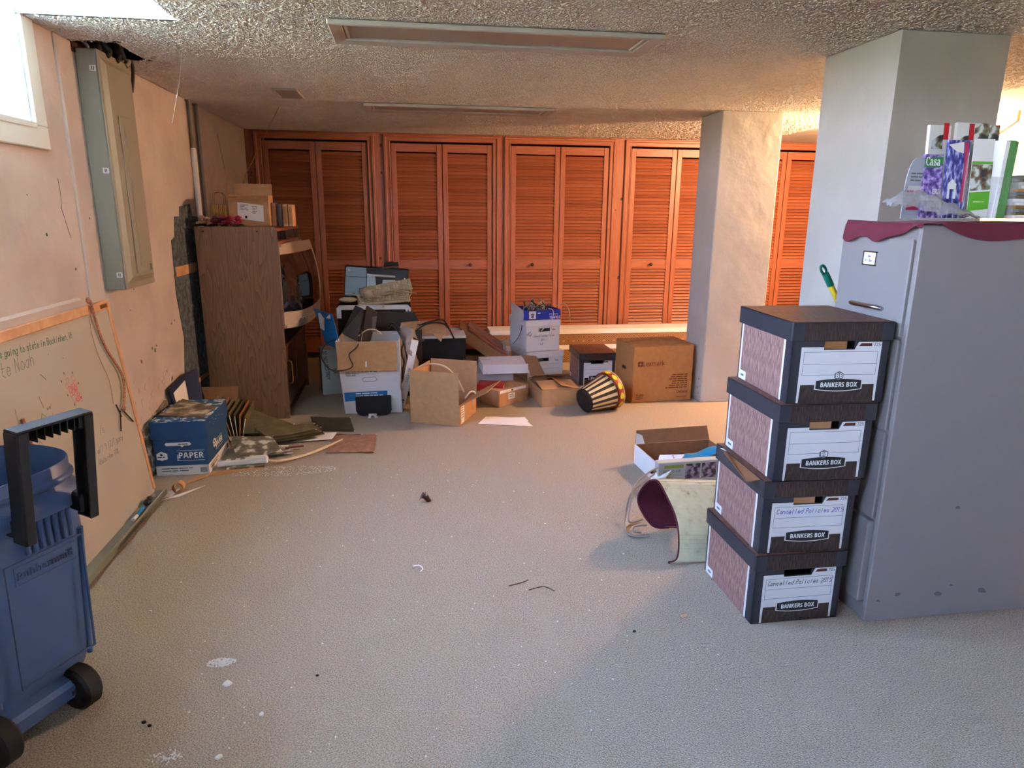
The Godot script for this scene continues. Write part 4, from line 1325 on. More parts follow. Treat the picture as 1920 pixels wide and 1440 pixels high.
	text(cb, "REA", 0.011, M.ink_black, at(-0.02, 0.064, 0.0165), "Droid Sans", true)
	text(cb, "RJ", 0.011, M.white_print, at(-0.02, 0.095, 0.0158), "Droid Sans", true)
	# crumpled clear bag in front of the leaflets
	st = mk()
	sheet(st, 22, 12, func(u: float, v: float) -> Vector3:
		var x := lerpf(1.455, 1.76, u)
		var rise := 0.055 * sin(PI * pow(u, 0.7)) * sin(PI * clamp(v * 0.9 + 0.1, 0.0, 1.0)) + 0.035 * (1.0 - u) * (1.0 - u)
		var cr := 0.006 * sin(u * 31.0 + v * 7.0) + 0.005 * sin(v * 23.0 - u * 11.0)
		return Vector3(x, py + 0.010 + rise + cr * (1.0 - v * 0.3), lerpf(-1.995, -1.935, v) + 0.004 * sin(u * 19.0)), 0.0006)
	tag(obj("plastic_bag", st, M.bag), "crumpled clear plastic bag on the maroon cloth in front of the leaflets", "bag")
	# broom behind the cabinet
	var br := thing("broom", "yellow broom handle with a green hanging tip leaning on the near pillar", "broom", Vector3(2.33, 0.0, -2.46))
	var a := Vector3(0.0, 0.02, 0.0)
	var e := Vector3(1.622 - 2.33, 1.150, -0.01)
	st = mk()
	tube(st, [a, e], 0.0115, 10)
	obj("handle", st, mat(rgb(214, 190, 44), 0.4), br)
	st = mk()
	var dir := (e - a).normalized()
	tube(st, [e - dir * 0.02, e + dir * 0.035], 0.0135, 10)
	# the tip's ring
	var ring := []
	for k in 17:
		var an := TAU * k / 16.0
		ring.append(e + dir * (0.052 + 0.018 * cos(an)) + dir.cross(Vector3(0, 0, 1)).normalized() * 0.0095 * sin(an))
	tube(st, ring, 0.0055, 6)
	obj("hanging_tip", st, mat(rgb(8, 112, 92), 0.35), br)
	st = mk()
	bx(st, Vector3(0.22, 0.06, 0.05), at(-0.02, 0.035, 0, 0), 0.008)
	obj("broom_head", st, mat(rgb(8, 112, 92), 0.5), br)
	# wooden hanger end showing past the near pillar
	st = mk()
	tube(st, curve([Vector3(3.02, 1.335, -5.3), Vector3(3.08, 1.38, -5.3), Vector3(3.16, 1.43, -5.3), Vector3(3.24, 1.38, -5.3)]), 0.011, 8)
	tube(st, curve([Vector3(3.16, 1.43, -5.3), Vector3(3.16, 1.50, -5.3), Vector3(3.18, 1.53, -5.3), Vector3(3.2, 1.51, -5.3)]), 0.003, 6)
	var hg := thing("coat_hanger", "tan wooden coat hanger end just left of the near pillar by the closets", "hanger", Vector3(0.18, 0, -1.33))
	obj("hanger", st, M.wood_trim, hg)
	st = mk()
	slab(st, Vector3(3.03, 1.10, -5.3), Vector3(3.2, 1.06, -5.3), Vector3(3.2, 1.36, -5.3), Vector3(3.045, 1.32, -5.3), 0.01)
	obj("garment", st, M.pine_dark, hg)

func leaflet(called: String, label: String, p: Vector3, yaw: float, w: float, h: float, thick: float, base: Material, fields: Array, texts: Array, group := "") -> void:
	var t := thing(called, label, "leaflet", p, yaw, group)
	t.rotation.x = deg_to_rad(-4)
	var st := mk()
	bx(st, Vector3(w, h, thick), at(0, h / 2, -thick / 2), min(0.001, thick * 0.3))
	obj("paper", st, base, t)
	for f in fields: patch(t, f[0], f[2], f[1], at(0, 0, 0))
	for x in texts: text(t, x[0], x[1], M.white_print, at(x[2], x[3] + x[1] * 0.4, 0.0016), x[4], true, x[5])

# ---------------------------------------------------------------- record boxes
# a wood grain record box, its open slot and label towards +z; parts: body, lid, printed panels, label, plaque
func record_box(called: String, label: String, p: Vector3, yaw: float, w: float, d: float, h: float, o: Dictionary) -> Node3D:
	var t := thing(called, label, "box", p, yaw, o.get("group", ""))
	var k := 0.006
	var white: bool = o.get("white", false)
	var skin: Material = M.white_card if white else M.black_board
	var st := mk()
	span(st, Vector3(-w / 2, 0, -d / 2), Vector3(w / 2, k, d / 2))
	span(st, Vector3(-w / 2, 0, -d / 2), Vector3(-w / 2 + k, h - 0.004, d / 2), 0.002)
	span(st, Vector3(w / 2 - k, 0, -d / 2), Vector3(w / 2, h - 0.004, d / 2), 0.002)
	span(st, Vector3(-w / 2, 0, -d / 2), Vector3(w / 2, h - 0.004, -d / 2 + k), 0.002)
	# front with its hand slot
	var sw := 0.052
	var sx: float = o.get("slot_x", -0.005)
	var ys: float = h - o.get("slot_y", 0.085)
	var yt: float = ys + 0.03
	for q in [[-w / 2, 0.0, w / 2, ys], [-w / 2, ys, sx - sw, yt], [sx + sw, ys, w / 2, yt], [-w / 2, yt, w / 2, h - 0.004]]:
		span(st, Vector3(q[0], q[1], d / 2 - k), Vector3(q[2], q[3], d / 2), 0.0)
	obj("body", st, skin, t)
	# lid
	var lh: float = o.get("lid_h", 0.058)
	var e := 0.007
	st = mk()
	span(st, Vector3(-w / 2 - e, h - lh, d / 2 + 0.001), Vector3(w / 2 + e, h + 0.003, d / 2 + e), 0.002)
	span(st, Vector3(-w / 2 - e, h - lh, -d / 2 - e), Vector3(w / 2 + e, h + 0.003, -d / 2 - 0.001), 0.002)
	span(st, Vector3(-w / 2 - e, h - lh, -d / 2), Vector3(-w / 2 - 0.001, h + 0.003, d / 2), 0.002)
	span(st, Vector3(w / 2 + 0.001, h - lh, -d / 2), Vector3(w / 2 + e, h + 0.003, d / 2), 0.002)
	span(st, Vector3(-w / 2 - e, h - 0.002, -d / 2 - e), Vector3(w / 2 + e, h + 0.003, d / 2 + e), 0.002)
	var lid := obj("lid", st, skin, t)
	var fr := face("front", Vector3(0, 0, d / 2))
	var frl := face("front", Vector3(0, 0, d / 2 + e))
	if o.has("filler"):
		st = mk()
		span(st, Vector3(sx - sw - 0.01, ys - 0.05, d / 2 - 0.03), Vector3(sx + sw - 0.02, ys + 0.024, d / 2 - 0.012))
		obj("paper_stack", st, o.filler, t)
	if white:
		text(t, "R-Kive", 0.010, M.ink_black, fr * at(w / 2 - 0.055, h - lh - 0.03, 0.0005), "Droid Sans", true, 0.8)
		st = mk()
		for y in [0.06, 0.10, 0.14]: prism(st, rect(-w / 2 + 0.03, y, w / 2 - 0.02, y + 0.0012), 0.0005, fr * at(0, 0, 0.0006))
		if o.get("ruled", false): obj("ruled_lines", st, M.ink_grey, t)
		return t
	var st2 := mk()
	span(st2, Vector3(-w / 2 - e + 0.002, h + 0.003, -d / 2 - e + 0.002), Vector3(w / 2 + e - 0.002, h + 0.0038, d / 2 + e - 0.002))
	obj("lid_print", st2, M.lid_top, lid)
	patch(lid, "lid_print", rect(-w / 2 + 0.035, h - lh + 0.003, w / 2 - 0.035, h - 0.001), M.print_dark, frl, 0.0004)
	# end: dark print, label with notch and legs, rules and plaque
	patch(t, "end_print", rect(-w / 2 + 0.036, 0.001, w / 2 - 0.03, 0.075), M.print_dark, fr, 0.0004)
	var lx0 := -w / 2 + 0.032
	var lx1 := w / 2 - 0.026
	var ly := h - lh - 0.004
	patch(t, "label", pv([lx0, 0.002, lx0 + 0.007, 0.002, lx0 + 0.009, 0.062, lx1 - 0.009, 0.062, lx1 - 0.007, 0.006, lx1, 0.006, lx1, ly, sx + sw + 0.012, ly, sx + sw, ys - 0.002, sx - sw, ys - 0.002, sx - sw, ly - 0.016, lx0, ly - 0.016]), M.white_card, fr, 0.0008)
	st2 = mk()
	for y in [ly - 0.032, ly - 0.072, ly - 0.108]: prism(st2, rect(lx0 + 0.01, y, lx1 - 0.01, y + 0.0011), 0.0004, fr * at(0, 0, 0.0014))
	for x in [lx0 + 0.01, lx1 - 0.011]: prism(st2, rect(x, ly - 0.108, x + 0.0011, ly - 0.032), 0.0004, fr * at(0, 0, 0.0014))
	obj("ruled_lines", st2, M.ink_grey, t)
	patch(t, "model_flash", pv([lx1 - 0.078, ly - 0.014, lx1 - 0.034, ly - 0.014, lx1 - 0.034, ly - 0.004, lx1 - 0.070, ly - 0.004]), M.print_brown, fr, 0.0014)
	text(t, "725", 0.011, M.ink_grey, fr * at(lx1 - 0.016, ly - 0.009, 0.0016), "Droid Sans", false)
	var cy := 0.062
	var cx := 0.006
	var plaque := func(sc: float) -> PackedVector2Array:
		var q := PackedVector2Array()
		for i in 9: q.append(Vector2(cx - 0.078 * sc + 0.156 * sc * i / 8.0, cy - (0.016 + 0.007 * sin(PI * i / 8.0)) * (1.0 if sc > 1.0 else 0.86)))
		for i in 9: q.append(Vector2(cx + 0.078 * sc - 0.156 * sc * i / 8.0, cy + (0.016 + 0.007 * sin(PI * i / 8.0)) * (1.0 if sc > 1.0 else 0.86)))
		return q
	patch(t, "plaque_rim", plaque.call(1.04), M.white_card, fr, 0.0018)
	patch(t, "plaque", plaque.call(0.99), M.ink_black, fr, 0.0022)
	text(t, "BANKERS BOX", 0.0165, M.white_print, fr * at(cx, cy, 0.0032), "Droid Sans", true, 0.86)
	if o.get("emblem", false):
		patch(t, "emblem", pv([cx - 0.002, cy + 0.045, cx + 0.013, cy + 0.038, cx + 0.013, cy + 0.022, cx - 0.002, cy + 0.015, cx - 0.017, cy + 0.022, cx - 0.017, cy + 0.038]), M.ink_grey, fr, 0.0026)
		text(t, "BB", 0.016, M.white_print, fr * at(cx - 0.002, cy + 0.030, 0.0036), "Droid Sans", true, 0.9)
	if o.has("writing"):
		ink(t, "Cancelled Policies 2015", 0.0165, 0.0015, o.writing, fr * at(lx0 + 0.018, ly - 0.056, 0.001), 0.25)
	# long side: light print between two white strips with a tab at the far foot
	var sd := face("left", Vector3(-w / 2, 0, 0))
	patch(t, "side_print", rect(-d / 2 + 0.02, 0.001, d / 2 - 0.042, h - lh + 0.004), M.print_light, sd, 0.0004)
	for x in [-d / 2 + 0.014, d / 2 - 0.052]: patch(t, "white_strip", rect(x, 0.002, x + 0.011, h - lh - 0.002), M.white_card, sd, 0.0012)
	patch(t, "white_tab", pv([-d / 2 + 0.016, 0.002, -d / 2 + 0.075, 0.002, -d / 2 + 0.075, 0.03, -d / 2 + 0.07, 0.034, -d / 2 + 0.016, 0.034]), M.white_card, sd, 0.0016)
	patch(t, "tab_print", rect(-d / 2 + 0.035, 0.014, -d / 2 + 0.06, 0.022), M.ink_grey, sd, 0.0024)
	return t

func bankers() -> void:
	var spots := [[Vector3(1.32, 0, -2.17), 0.0], [Vector3(1.333, 0.268, -2.172), -2.0], [Vector3(1.352, 0.536, -2.165), -1.5], [Vector3(1.376, 0.804, -2.165), -3.0]]
	var labels := ["wood grain record box at the floor, foot of the near stack, handwriting on its label", "wood grain record box second from the floor in the near stack, torn lid, blue handwriting", "wood grain record box second from the top of the near stack, blank label", "wood grain record box on top of the near stack, blank label under yellow ruled paper"]
	for i in 4:
		var o := {"group": "wood grain record boxes stacked by the filing cabinet"}
		if i == 0: o.writing = M.ink_black
		if i == 1: o.writing = M.ink_blue
		if i > 0: o.filler = [null, M.card_pale, M.card_pale, M.card_gold][i]
		o.emblem = i > 1
		var t := record_box("record_box", labels[i], spots[i][0], spots[i][1], 0.328, 0.385, 0.264, o)
		if i == 1:
			# the lid's near side has split and a raw card strip stands out of it
			var st := mk()
			slab(st, Vector3(-0.172, 0.262, -0.10), Vector3(-0.172, 0.262, 0.17), Vector3(-0.215, 0.252, 0.16), Vector3(-0.205, 0.282, -0.06), 0.003)
			obj("torn_card", st, M.card_dark, t)
			st = mk()
			slab(st, Vector3(-0.174, 0.268, -0.13), Vector3(-0.174, 0.268, -0.10), Vector3(-0.19, 0.275, -0.105), Vector3(-0.188, 0.272, -0.125), 0.002)
			obj("torn_paper", st, M.paper, t)

# ---------------------------------------------------------------- blue bin
func bin() -> void:
	var t := thing("wheeled_bin", "blue plastic wheeled bin with black U shaped handle in front of the whiteboard", "bin", Vector3(-1.155, 0, -1.861), 0.0)
	# local x = the handle side (towards the viewer's right), local z = towards the viewer along the wheel axle
	t.basis = Basis(Vector3(0.882, 0, 0.471), Vector3.UP, Vector3(-0.471, 0, 0.882))
	var st := mk()
	var secs := [[0.075, 0.115, 0.150, 4.0], [0.10, 0.135, 0.170, 4.5], [0.16, 0.148, 0.186, 5.0], [0.52, 0.166, 0.204, 5.0], [0.56, 0.167, 0.206, 4.5], [0.605, 0.170, 0.208, 3.6], [0.612, 0.192, 0.232, 3.2], [0.650, 0.194, 0.234, 3.0], [0.662, 0.176, 0.220, 2.8], [0.728, 0.180, 0.224, 2.6], [0.732, 0.177, 0.221, 2.6]]
	loft(st, secs, 64)
	var body := obj("body", st, M.blue_bin, t)
	st = mk()
	loft(st, [[0.732, 0.177, 0.221, 2.6], [0.62, 0.168, 0.206, 3.0], [0.10, 0.130, 0.165, 4.5], [0.10, 0.001, 0.001, 2.0]], 64)
	obj("inner_wall", st, M.blue_bin, body)
	st = mk()
	# raised rib round the collar
	loft(st, [[0.675, 0.178, 0.222, 2.7], [0.682, 0.186, 0.230, 2.7], [0.690, 0.186, 0.230, 2.7], [0.697, 0.179, 0.223, 2.7]], 64)
	obj("collar_rib", st, M.blue_bin, body)
	# ribs under the flange between the handle arms
	for k in 7:
		st = mk()
		bx(st, Vector3(0.012, 0.085, 0.012), at(0.176, 0.567, -0.125 + k * 0.02), 0.003)
		obj("rib", st, M.blue_bin, body)
	# raised name panel and corner ridges
	st = mk()
	for s in [[-0.06, 0.516, 0.15, 0.520], [-0.06, 0.16, 0.15, 0.163], [-0.063, 0.16, -0.059, 0.52], [0.149, 0.16, 0.153, 0.52]]:
		prism(st, rect(s[0], s[1], s[2], s[3]), 0.006, face("right", Vector3(0.1695, 0, 0)) * at(0, 0, 0, 0, 2.6) * at(0, 0, -0.012))
	obj("panel_border", st, M.blue_bin, body)
	for z in [-0.165, 0.12]:
		st = mk()
		tube(st, [Vector3(0.136, 0.13, z * 0.92), Vector3(0.158, 0.53, z)], 0.008, 8)
		obj("corner_ridge", st, M.blue_bin, body)
	var pf := Transform3D(Basis(Vector3(0, 0, -1), Vector3(0.045, 1, 0).normalized(), Vector3(1, -0.045, 0).normalized()), Vector3(0.1675, 0.475, -0.05))
	text(body, "Rubbermaid", 0.020, M.blue_bin, pf, "Droid Serif", false, 1.0, 4.0)
	st = mk()
	for s in [[-0.085, -0.025, 0.085, -0.023], [-0.085, 0.026, 0.085, 0.028], [-0.085, -0.025, -0.083, 0.028]]: prism(st, rect(s[0], s[1], s[2], s[3]), 0.002, pf * at(0, 0, 0.001))
	obj("name_frame", st, M.blue_bin, body)
	# axle housing and wheels
	st = mk()
	bx(st, Vector3(0.11, 0.07, 0.21), at(0.115, 0.080, 0.025, 0, 0, -14), 0.012)
	obj("axle_housing", st, M.blue_bin, t)
	for s in [-1.0, 1.0]:
		st = mk()
		var wx := Transform3D(Basis(Vector3(1, 0, 0), Vector3(0, 0, 1), Vector3(0, -1, 0)), Vector3(0.160, 0.064, s * 0.115 + 0.001))
		lathe(st, [Vector2(0.0, 0.002), Vector2(0.03, 0.002), Vector2(0.034, -0.004), Vector2(0.056, -0.002), Vector2(0.064, 0.006), Vector2(0.064, 0.042), Vector2(0.056, 0.05), Vector2(0.034, 0.052), Vector2(0.03, 0.046), Vector2(0, 0.046)], 32, wx, false)
		var wh := obj("wheel", st, M.rubber, t)
		st = mk()
		lathe(st, [Vector2(0.012, -0.004), Vector2(0.012, 0.056), Vector2(0, 0.056)], 14, wx)
		obj("hub", st, M.black_plastic, wh)
	# handle: two channel arms and a ribbed grip, leaning outwards
	var lean := Transform3D(Basis(Vector3(0, 0, 1), deg_to_rad(-6.5)), Vector3(0.215, 0.580, -0.065))
	for s in [-1.0, 1.0]:
		st = mk()
		var z0: float = s * 0.088
		bx(st, Vector3(0.046, 0.30, 0.006), lean * at(0, 0.15, z0 + s * 0.012), 0.002)
		bx(st, Vector3(0.006, 0.30, 0.026), lean * at(-0.022, 0.15, z0), 0.002)
		bx(st, Vector3(0.006, 0.30, 0.026), lean * at(0.022, 0.15, z0), 0.002)
		bx(st, Vector3(0.046, 0.006, 0.026), lean * at(0, 0.004, z0), 0.002)
		bx(st, Vector3(0.05, 0.055, 0.028), lean * at(-0.03, 0.035, z0), 0.006)
		obj("handle_arm", st, M.black_plastic, t)
	st = mk()
	bx(st, Vector3(0.048, 0.007, 0.204), lean * at(0, 0.303, 0), 0.003)
	bx(st, Vector3(0.006, 0.042, 0.18), lean * at(-0.021, 0.282, 0), 0.002)
	for k in 6: bx(st, Vector3(0.04, 0.036, 0.004), lean * at(0.0, 0.283, -0.05 + k * 0.02), 0.001)
	for s in [-1.0, 1.0]: bx(st, Vector3(0.04, 0.04, 0.02), lean * at(0, 0.282, s * 0.076), 0.006)
	obj("handle_grip", st, M.black_plastic, t)

# ---------------------------------------------------------------- floor by the left wall
func left_floor() -> void:
	# copier paper carton with its lid on, plaster dust on top
	var t := thing("paper_carton", "blue copier paper carton with a dusty lid on the floor beside the whiteboard", "box", Vector3(-1.243, 0, -3.925))
	var w := 0.272
	var d := 0.43
	var st := mk()
	span(st, Vector3(-w / 2, 0, -d / 2), Vector3(w / 2, 0.26, d / 2), 0.003)
	obj("body", st, M.blue_box, t)
	for q in [["front", Vector3(0, 0, d / 2), w], ["right", Vector3(w / 2, 0, 0), d]]:
		var f := face(q[0], q[1])
		patch(t, "white_base_band", rect(-q[2] / 2 + 0.001, 0.001, q[2] / 2 - 0.001, 0.055), M.white_card, f)
		var fx: Transform3D = f * at(0.03 if q[0] == "front" else 0.0, 0, 0)
		text(t, "PAPER", 0.034, M.white_print, fx * at(0.02, 0.112, 0.001), "Droid Sans", true, 0.95)
		text(t, "copy", 0.011, M.white_print, fx * at(-0.048, 0.10, 0.001) * at(0, 0, 0, 0, 0, 90), "Droid Sans", true)
		patch(t, "print_line", rect(-0.052, 0.082, 0.09, 0.084), M.white_print, fx)
		patch(t, "print_line", rect(-0.052, 0.138, 0.09, 0.140), M.white_print, fx)
		var em := patch(t, "emblem", pv([-0.125, 0.094, -0.10, 0.086, -0.07, 0.094, -0.07, 0.124, -0.10, 0.138, -0.125, 0.124]), M.white_print, f if q[0] == "front" else f * at(0.03, 0.02, 0))
		patch(em, "emblem_mark", pv([-0.108, 0.119, -0.10, 0.112, -0.092, 0.119, -0.10, 0.127]), M.ink_black, f if q[0] == "front" else f * at(0.03, 0.02, 0), 0.0012)
		small_print(em, (f if q[0] == "front" else f * at(0.03, 0.02, 0)) * at(-0.12, 0.104, 0.0008), [0.042], 0.006, M.ink_black)
		small_print(t, f * at(-q[2] / 2 + 0.03, 0.036, 0.0008), [0.16, 0.14], 0.008, M.ink_grey)
		var st3 := mk()
		for k in 12: prism(st3, rect(q[2] / 2 - 0.045 + k * 0.003, 0.012, q[2] / 2 - 0.0435 + k * 0.003 + 0.001 * (k % 2), 0.040), 0.0004, f * at(0, 0, 0.0014))
		obj("barcode", st3, M.ink_grey, t)
	patch(t, "hand_slot", pv([-0.07, 0.168, 0.0, 0.168, 0.01, 0.158, 0.02, 0.168, 0.05, 0.168, 0.058, 0.176, 0.05, 0.186, -0.07, 0.186, -0.078, 0.177]), M.white_card, face("front", Vector3(0, 0, d / 2)))
	small_print(t, face("front", Vector3(-0.01, 0.174, d / 2 + 0.001)), [0.05], 0.006, M.ink_black)
	st = mk()
	var e := 0.006
	span(st, Vector3(-w / 2 - e, 0.205, d / 2 + 0.001), Vector3(w / 2 + e, 0.302, d / 2 + e), 0.002)
	span(st, Vector3(-w / 2 - e, 0.205, -d / 2 - e), Vector3(w / 2 + e, 0.302, -d / 2 - 0.001), 0.002)
	span(st, Vector3(-w / 2 - e, 0.205, -d / 2), Vector3(-w / 2 - 0.001, 0.302, d / 2), 0.002)
	span(st, Vector3(w / 2 + 0.001, 0.205, -d / 2), Vector3(w / 2 + e, 0.302, d / 2), 0.002)
	var lid := obj("lid", st, M.blue_box, t)
	st = mk()
	span(st, Vector3(-w / 2 - e, 0.302, -d / 2 - e), Vector3(w / 2 + e, 0.306, d / 2 + e), 0.001)
	obj("lid_top", st, M.blue_dusty, lid)
	st = mk()
	for k in 26:
		var p := Vector3(rng.randf_range(-0.12, 0.13), 0.3065, rng.randf_range(0.02, 0.2))
		ball(st, p, Vector3.ONE * rng.randf_range(0.001, 0.004), 4)
	for k in 9: ball(st, Vector3(w / 2 + e + 0.001, rng.randf_range(0.21, 0.29), rng.randf_range(-0.15, 0.15)), Vector3.ONE * 0.0025, 4)
	obj("plaster_crumbs", st, M.powder, lid).set_meta("kind", "stuff")
	st = mk()
	slab(st, Vector3(-1.362, 0.318, -3.80), Vector3(-1.135, 0.310, -3.76), Vector3(-1.105, 0.312, -3.955), Vector3(-1.335, 0.322, -4.115), 0.004)
	tag(obj("hardboard_sheet", st, M.board_dusty), "dusty brown hardboard sheet lying on the blue carton lid", "board")
	st = mk()
	slab(st, Vector3(-1.393, 0, -3.62), Vector3(-1.393, 0, -4.06), Vector3(-1.399, 0.345, -4.06), Vector3(-1.399, 0.27, -3.62), 0.008)
	tag(obj("grey_board", st, M.folder_dusty), "narrow dusty grey board behind the blue carton against the wall", "board")
	# hanging folders spilled on the floor
	for k in 8:
		var f := thing("file_folder", "upright brown file folder in the leaning fan behind the blue carton", "folder", Vector3(-1.145 + k * 0.012, 0, -4.30 - 0.006 * k), 0.0, "fan of upright file folders behind the blue carton")
		st = mk()
		var lx := -0.10 + k * 0.018
		slab(st, Vector3(0.0, 0.001, 0.08), Vector3(0.01, 0.001, -0.2), Vector3(lx, 0.235 - k * 0.008, -0.22), Vector3(lx - 0.008, 0.215 - k * 0.010, 0.03), 0.0025)
		obj("cover", st, [M.folder_olive, M.folder_dark, M.card_dark, M.folder_olive][k % 4], f)
		st = mk()
		slab(st, Vector3(0.004, 0.003, 0.083), Vector3(0.006, 0.003, 0.082), Vector3(lx - 0.002, 0.20 - k * 0.01, 0.032), Vector3(lx - 0.006, 0.20 - k * 0.01, 0.034), 0.001)
		obj("paper_edge", st, M.white_card if k % 3 else M.wood_trim, f)
	flat_folder("olive hanging folder leaning against the foot of the TV cabinet", [Vector3(-1.085, 0.045, -4.29), Vector3(-0.95, 0.055, -4.23), Vector3(-0.765, 0.06, -4.385), Vector3(-1.11, 0.13, -4.60)], M.folder_olive, 0.006)
	for k in 3:
		var y := 0.072 - k * 0.013
		flat_folder(["olive hanging folder on top of the stack of three in front of the TV cabinet", "olive hanging folder in the middle of the stack of three", "darker hanging folder at the bottom of the stack of three"][k], [Vector3(-0.872 + 0.02 * k, y - 0.008, -4.11 + 0.006 * k), Vector3(-0.606 + 0.025 * k, y - 0.004, -4.225), Vector3(-0.632 + 0.02 * k, y, -4.34), Vector3(-0.985, y + 0.012, -4.275)], M.folder_dark if k == 2 else M.folder_olive, 0.0055)
	flat_folder("grey dusty folder with a plaster splash in front of the folder fan", [Vector3(-0.985, 0.03, -3.835), Vector3(-0.752, 0.045, -3.90), Vector3(-0.85, 0.065, -4.13), Vector3(-1.105, 0.07, -4.145)], M.folder_dusty, 0.005)
	flat_folder("dark olive folder lying alone nearest the white printer carton", [Vector3(-0.63, 0.006, -4.405), Vector3(-0.382, 0.006, -4.355), Vector3(-0.428, 0.012, -4.645), Vector3(-0.705, 0.008, -4.72)], M.folder_dark, 0.004)
	flat_folder("pinkish brown folder lying alone at the right end of the spilled folders", [Vector3(-0.515, 0.008, -3.958), Vector3(-0.238, 0.008, -3.933), Vector3(-0.235, 0.014, -4.245), Vector3(-0.50, 0.010, -4.27)], M.folder_pink, 0.005)
	flat_folder("small brown folder corner under the pinkish brown folder", [Vector3(-0.50, 0.003, -4.20), Vector3(-0.36, 0.003, -4.22), Vector3(-0.33, 0.003, -4.29), Vector3(-0.49, 0.003, -4.32)], M.print_brown, 0.002)
	st = mk()
	slab(st, Vector3(-0.74, 0.012, -4.17), Vector3(-0.505, 0.010, -4.195), Vector3(-0.485, 0.016, -4.315), Vector3(-0.62, 0.016, -4.32), 0.001)
	tag(obj("paper_sheet", st, M.paper), "white paper sheet poking out between the folders", "paper")
	for k in 9:
		st = mk()
		var p := Vector3(rng.randf_range(-0.84, -0.68), 0.008 + 0.004 * k, rng.randf_range(-4.02, -3.93))
		bx(st, Vector3(rng.randf_range(0.08, 0.17), 0.003, rng.randf_range(0.015, 0.03)), at(p.x, p.y, p.z, rng.randf_range(-14, 16)))
		tag(obj("folder_strip", st, [M.white_card, M.folder_olive, M.print_brown, M.folder_dusty][k % 4]), ["white", "olive", "brown", "grey"][k % 4] + " loose strip of folder edge under the stack of hanging folders", "strip", "loose strips under the hanging folders")
	var ps := thing("power_strip", "white power strip with a cream cord on the floor beside the blue carton", "power strip", Vector3(-0.95, 0, -3.80), 3.0)
	st = mk()
	bx(st, Vector3(0.27, 0.034, 0.045), at(0, 0.03, 0, 0, 0, 1.5), 0.006)
	obj("body", st, M.white_card, ps)
	st = mk()
	bx(st, Vector3(0.085, 0.01, 0.042), at(0.085, 0.051, 0), 0.004)
	obj("switch_block", st, M.white_card, ps)
	for k in 3:
		st = mk()
		bx(st, Vector3(0.025, 0.002, 0.025), at(-0.10 + 0.05 * k, 0.0475, 0), 0.001)
		obj("socket", st, M.cable_grey, ps)
	st = mk()
	tube(st, curve([Vector3(0.13, 0.03, 0), Vector3(0.20, 0.02, 0.0), Vector3(0.33, 0.012, -0.10), Vector3(0.46, 0.012, -0.25), Vector3(0.53, 0.012, -0.34)]), 0.008, 8)
	obj("cord", st, M.cable_cream, ps)
	st = mk()
	slab(st, Vector3(-1.10, 0.004, -3.66), Vector3(-0.83, 0.004, -3.755), Vector3(-0.83, 0.004, -3.80), Vector3(-1.10, 0.006, -3.72), 0.002)
	tag(obj("card_strip", st, M.card_pale), "torn tan card strip under the power strip", "card")
	st = mk()
	slab(st, Vector3(-1.22, 0.004, -3.52), Vector3(-1.08, 0.012, -3.67), Vector3(-1.04, 0.01, -3.73), Vector3(-1.16, 0.014, -3.62), 0.002)
	tag(obj("card_strip", st, M.card), "torn brown card strip in front of the blue carton", "card")
	st = mk()
	bx(st, Vector3(0.2, 0.016, 0.022), at(-0.93, 0.010, -3.765, 6), 0.003)
	tag(obj("wood_splinter", st, M.folder_dusty), "grey splintered wood strip beside the power strip", "splinter")
	var c := thing("masking_tape_curl", "curl of torn tan masking tape at the whiteboard corner", "tape", Vector3(-1.19, 0, -3.46))
	st = mk()
	sheet(st, 24, 3, func(u: float, v: float) -> Vector3:
		var a := u * 7.6
		var r := 0.024 + u * 0.006
		return Vector3(cos(a) * r, 0.032 + sin(a) * r, lerpf(-0.02, 0.02, v)), 0.001)
	obj("roll", st, M.card_pale, c)
	st = mk()
	slab(st, Vector3(-0.06, 0.004, 0.10), Vector3(0.02, 0.003, 0.06), Vector3(0.12, 0.02, -0.03), Vector3(0.10, 0.016, -0.015), 0.0015)
	slab(st, Vector3(-0.10, 0.003, 0.09), Vector3(-0.02, 0.003, 0.05), Vector3(0.0, 0.012, -0.02), Vector3(-0.08, 0.012, 0.02), 0.0015)
	obj("torn_end", st, M.paper, c)

func flat_folder(label: String, q: Array, m: Material, th: float) -> void:
	var t := thing("hanging_folder", label, "folder", q[0])
	var b: Array = q.map(func(p: Vector3) -> Vector3: return p - q[0])
	var st := mk()
	sheet(st, 8, 6, func(u: float, v: float) -> Vector3:
		var p: Vector3 = (b[0] as Vector3).lerp(b[1], u).lerp((b[3] as Vector3).lerp(b[2], u), v)
		return p + Vector3(0, 0.006 * sin(PI * u) * sin(PI * v) + 0.002 * sin(u * 9.0), 0), th * 0.4)
	obj("cover", st, m, t)
	st = mk()
	var dn := Vector3(0, -th * 0.8, 0)
	slab(st, b[0] + dn, b[1] + dn + Vector3(0.006, 0, 0.004), b[2] + dn, b[3] + dn, 0.001)
	obj("back_cover", st, m, t)
	for k in [0, 1]:
		st = mk()
		ball(st, (b[1] if k == 0 else b[2]) + Vector3(0.004, 0.001, 0), Vector3(0.006, 0.002, 0.004), 6)
		obj("hook", st, M.white_card, t)

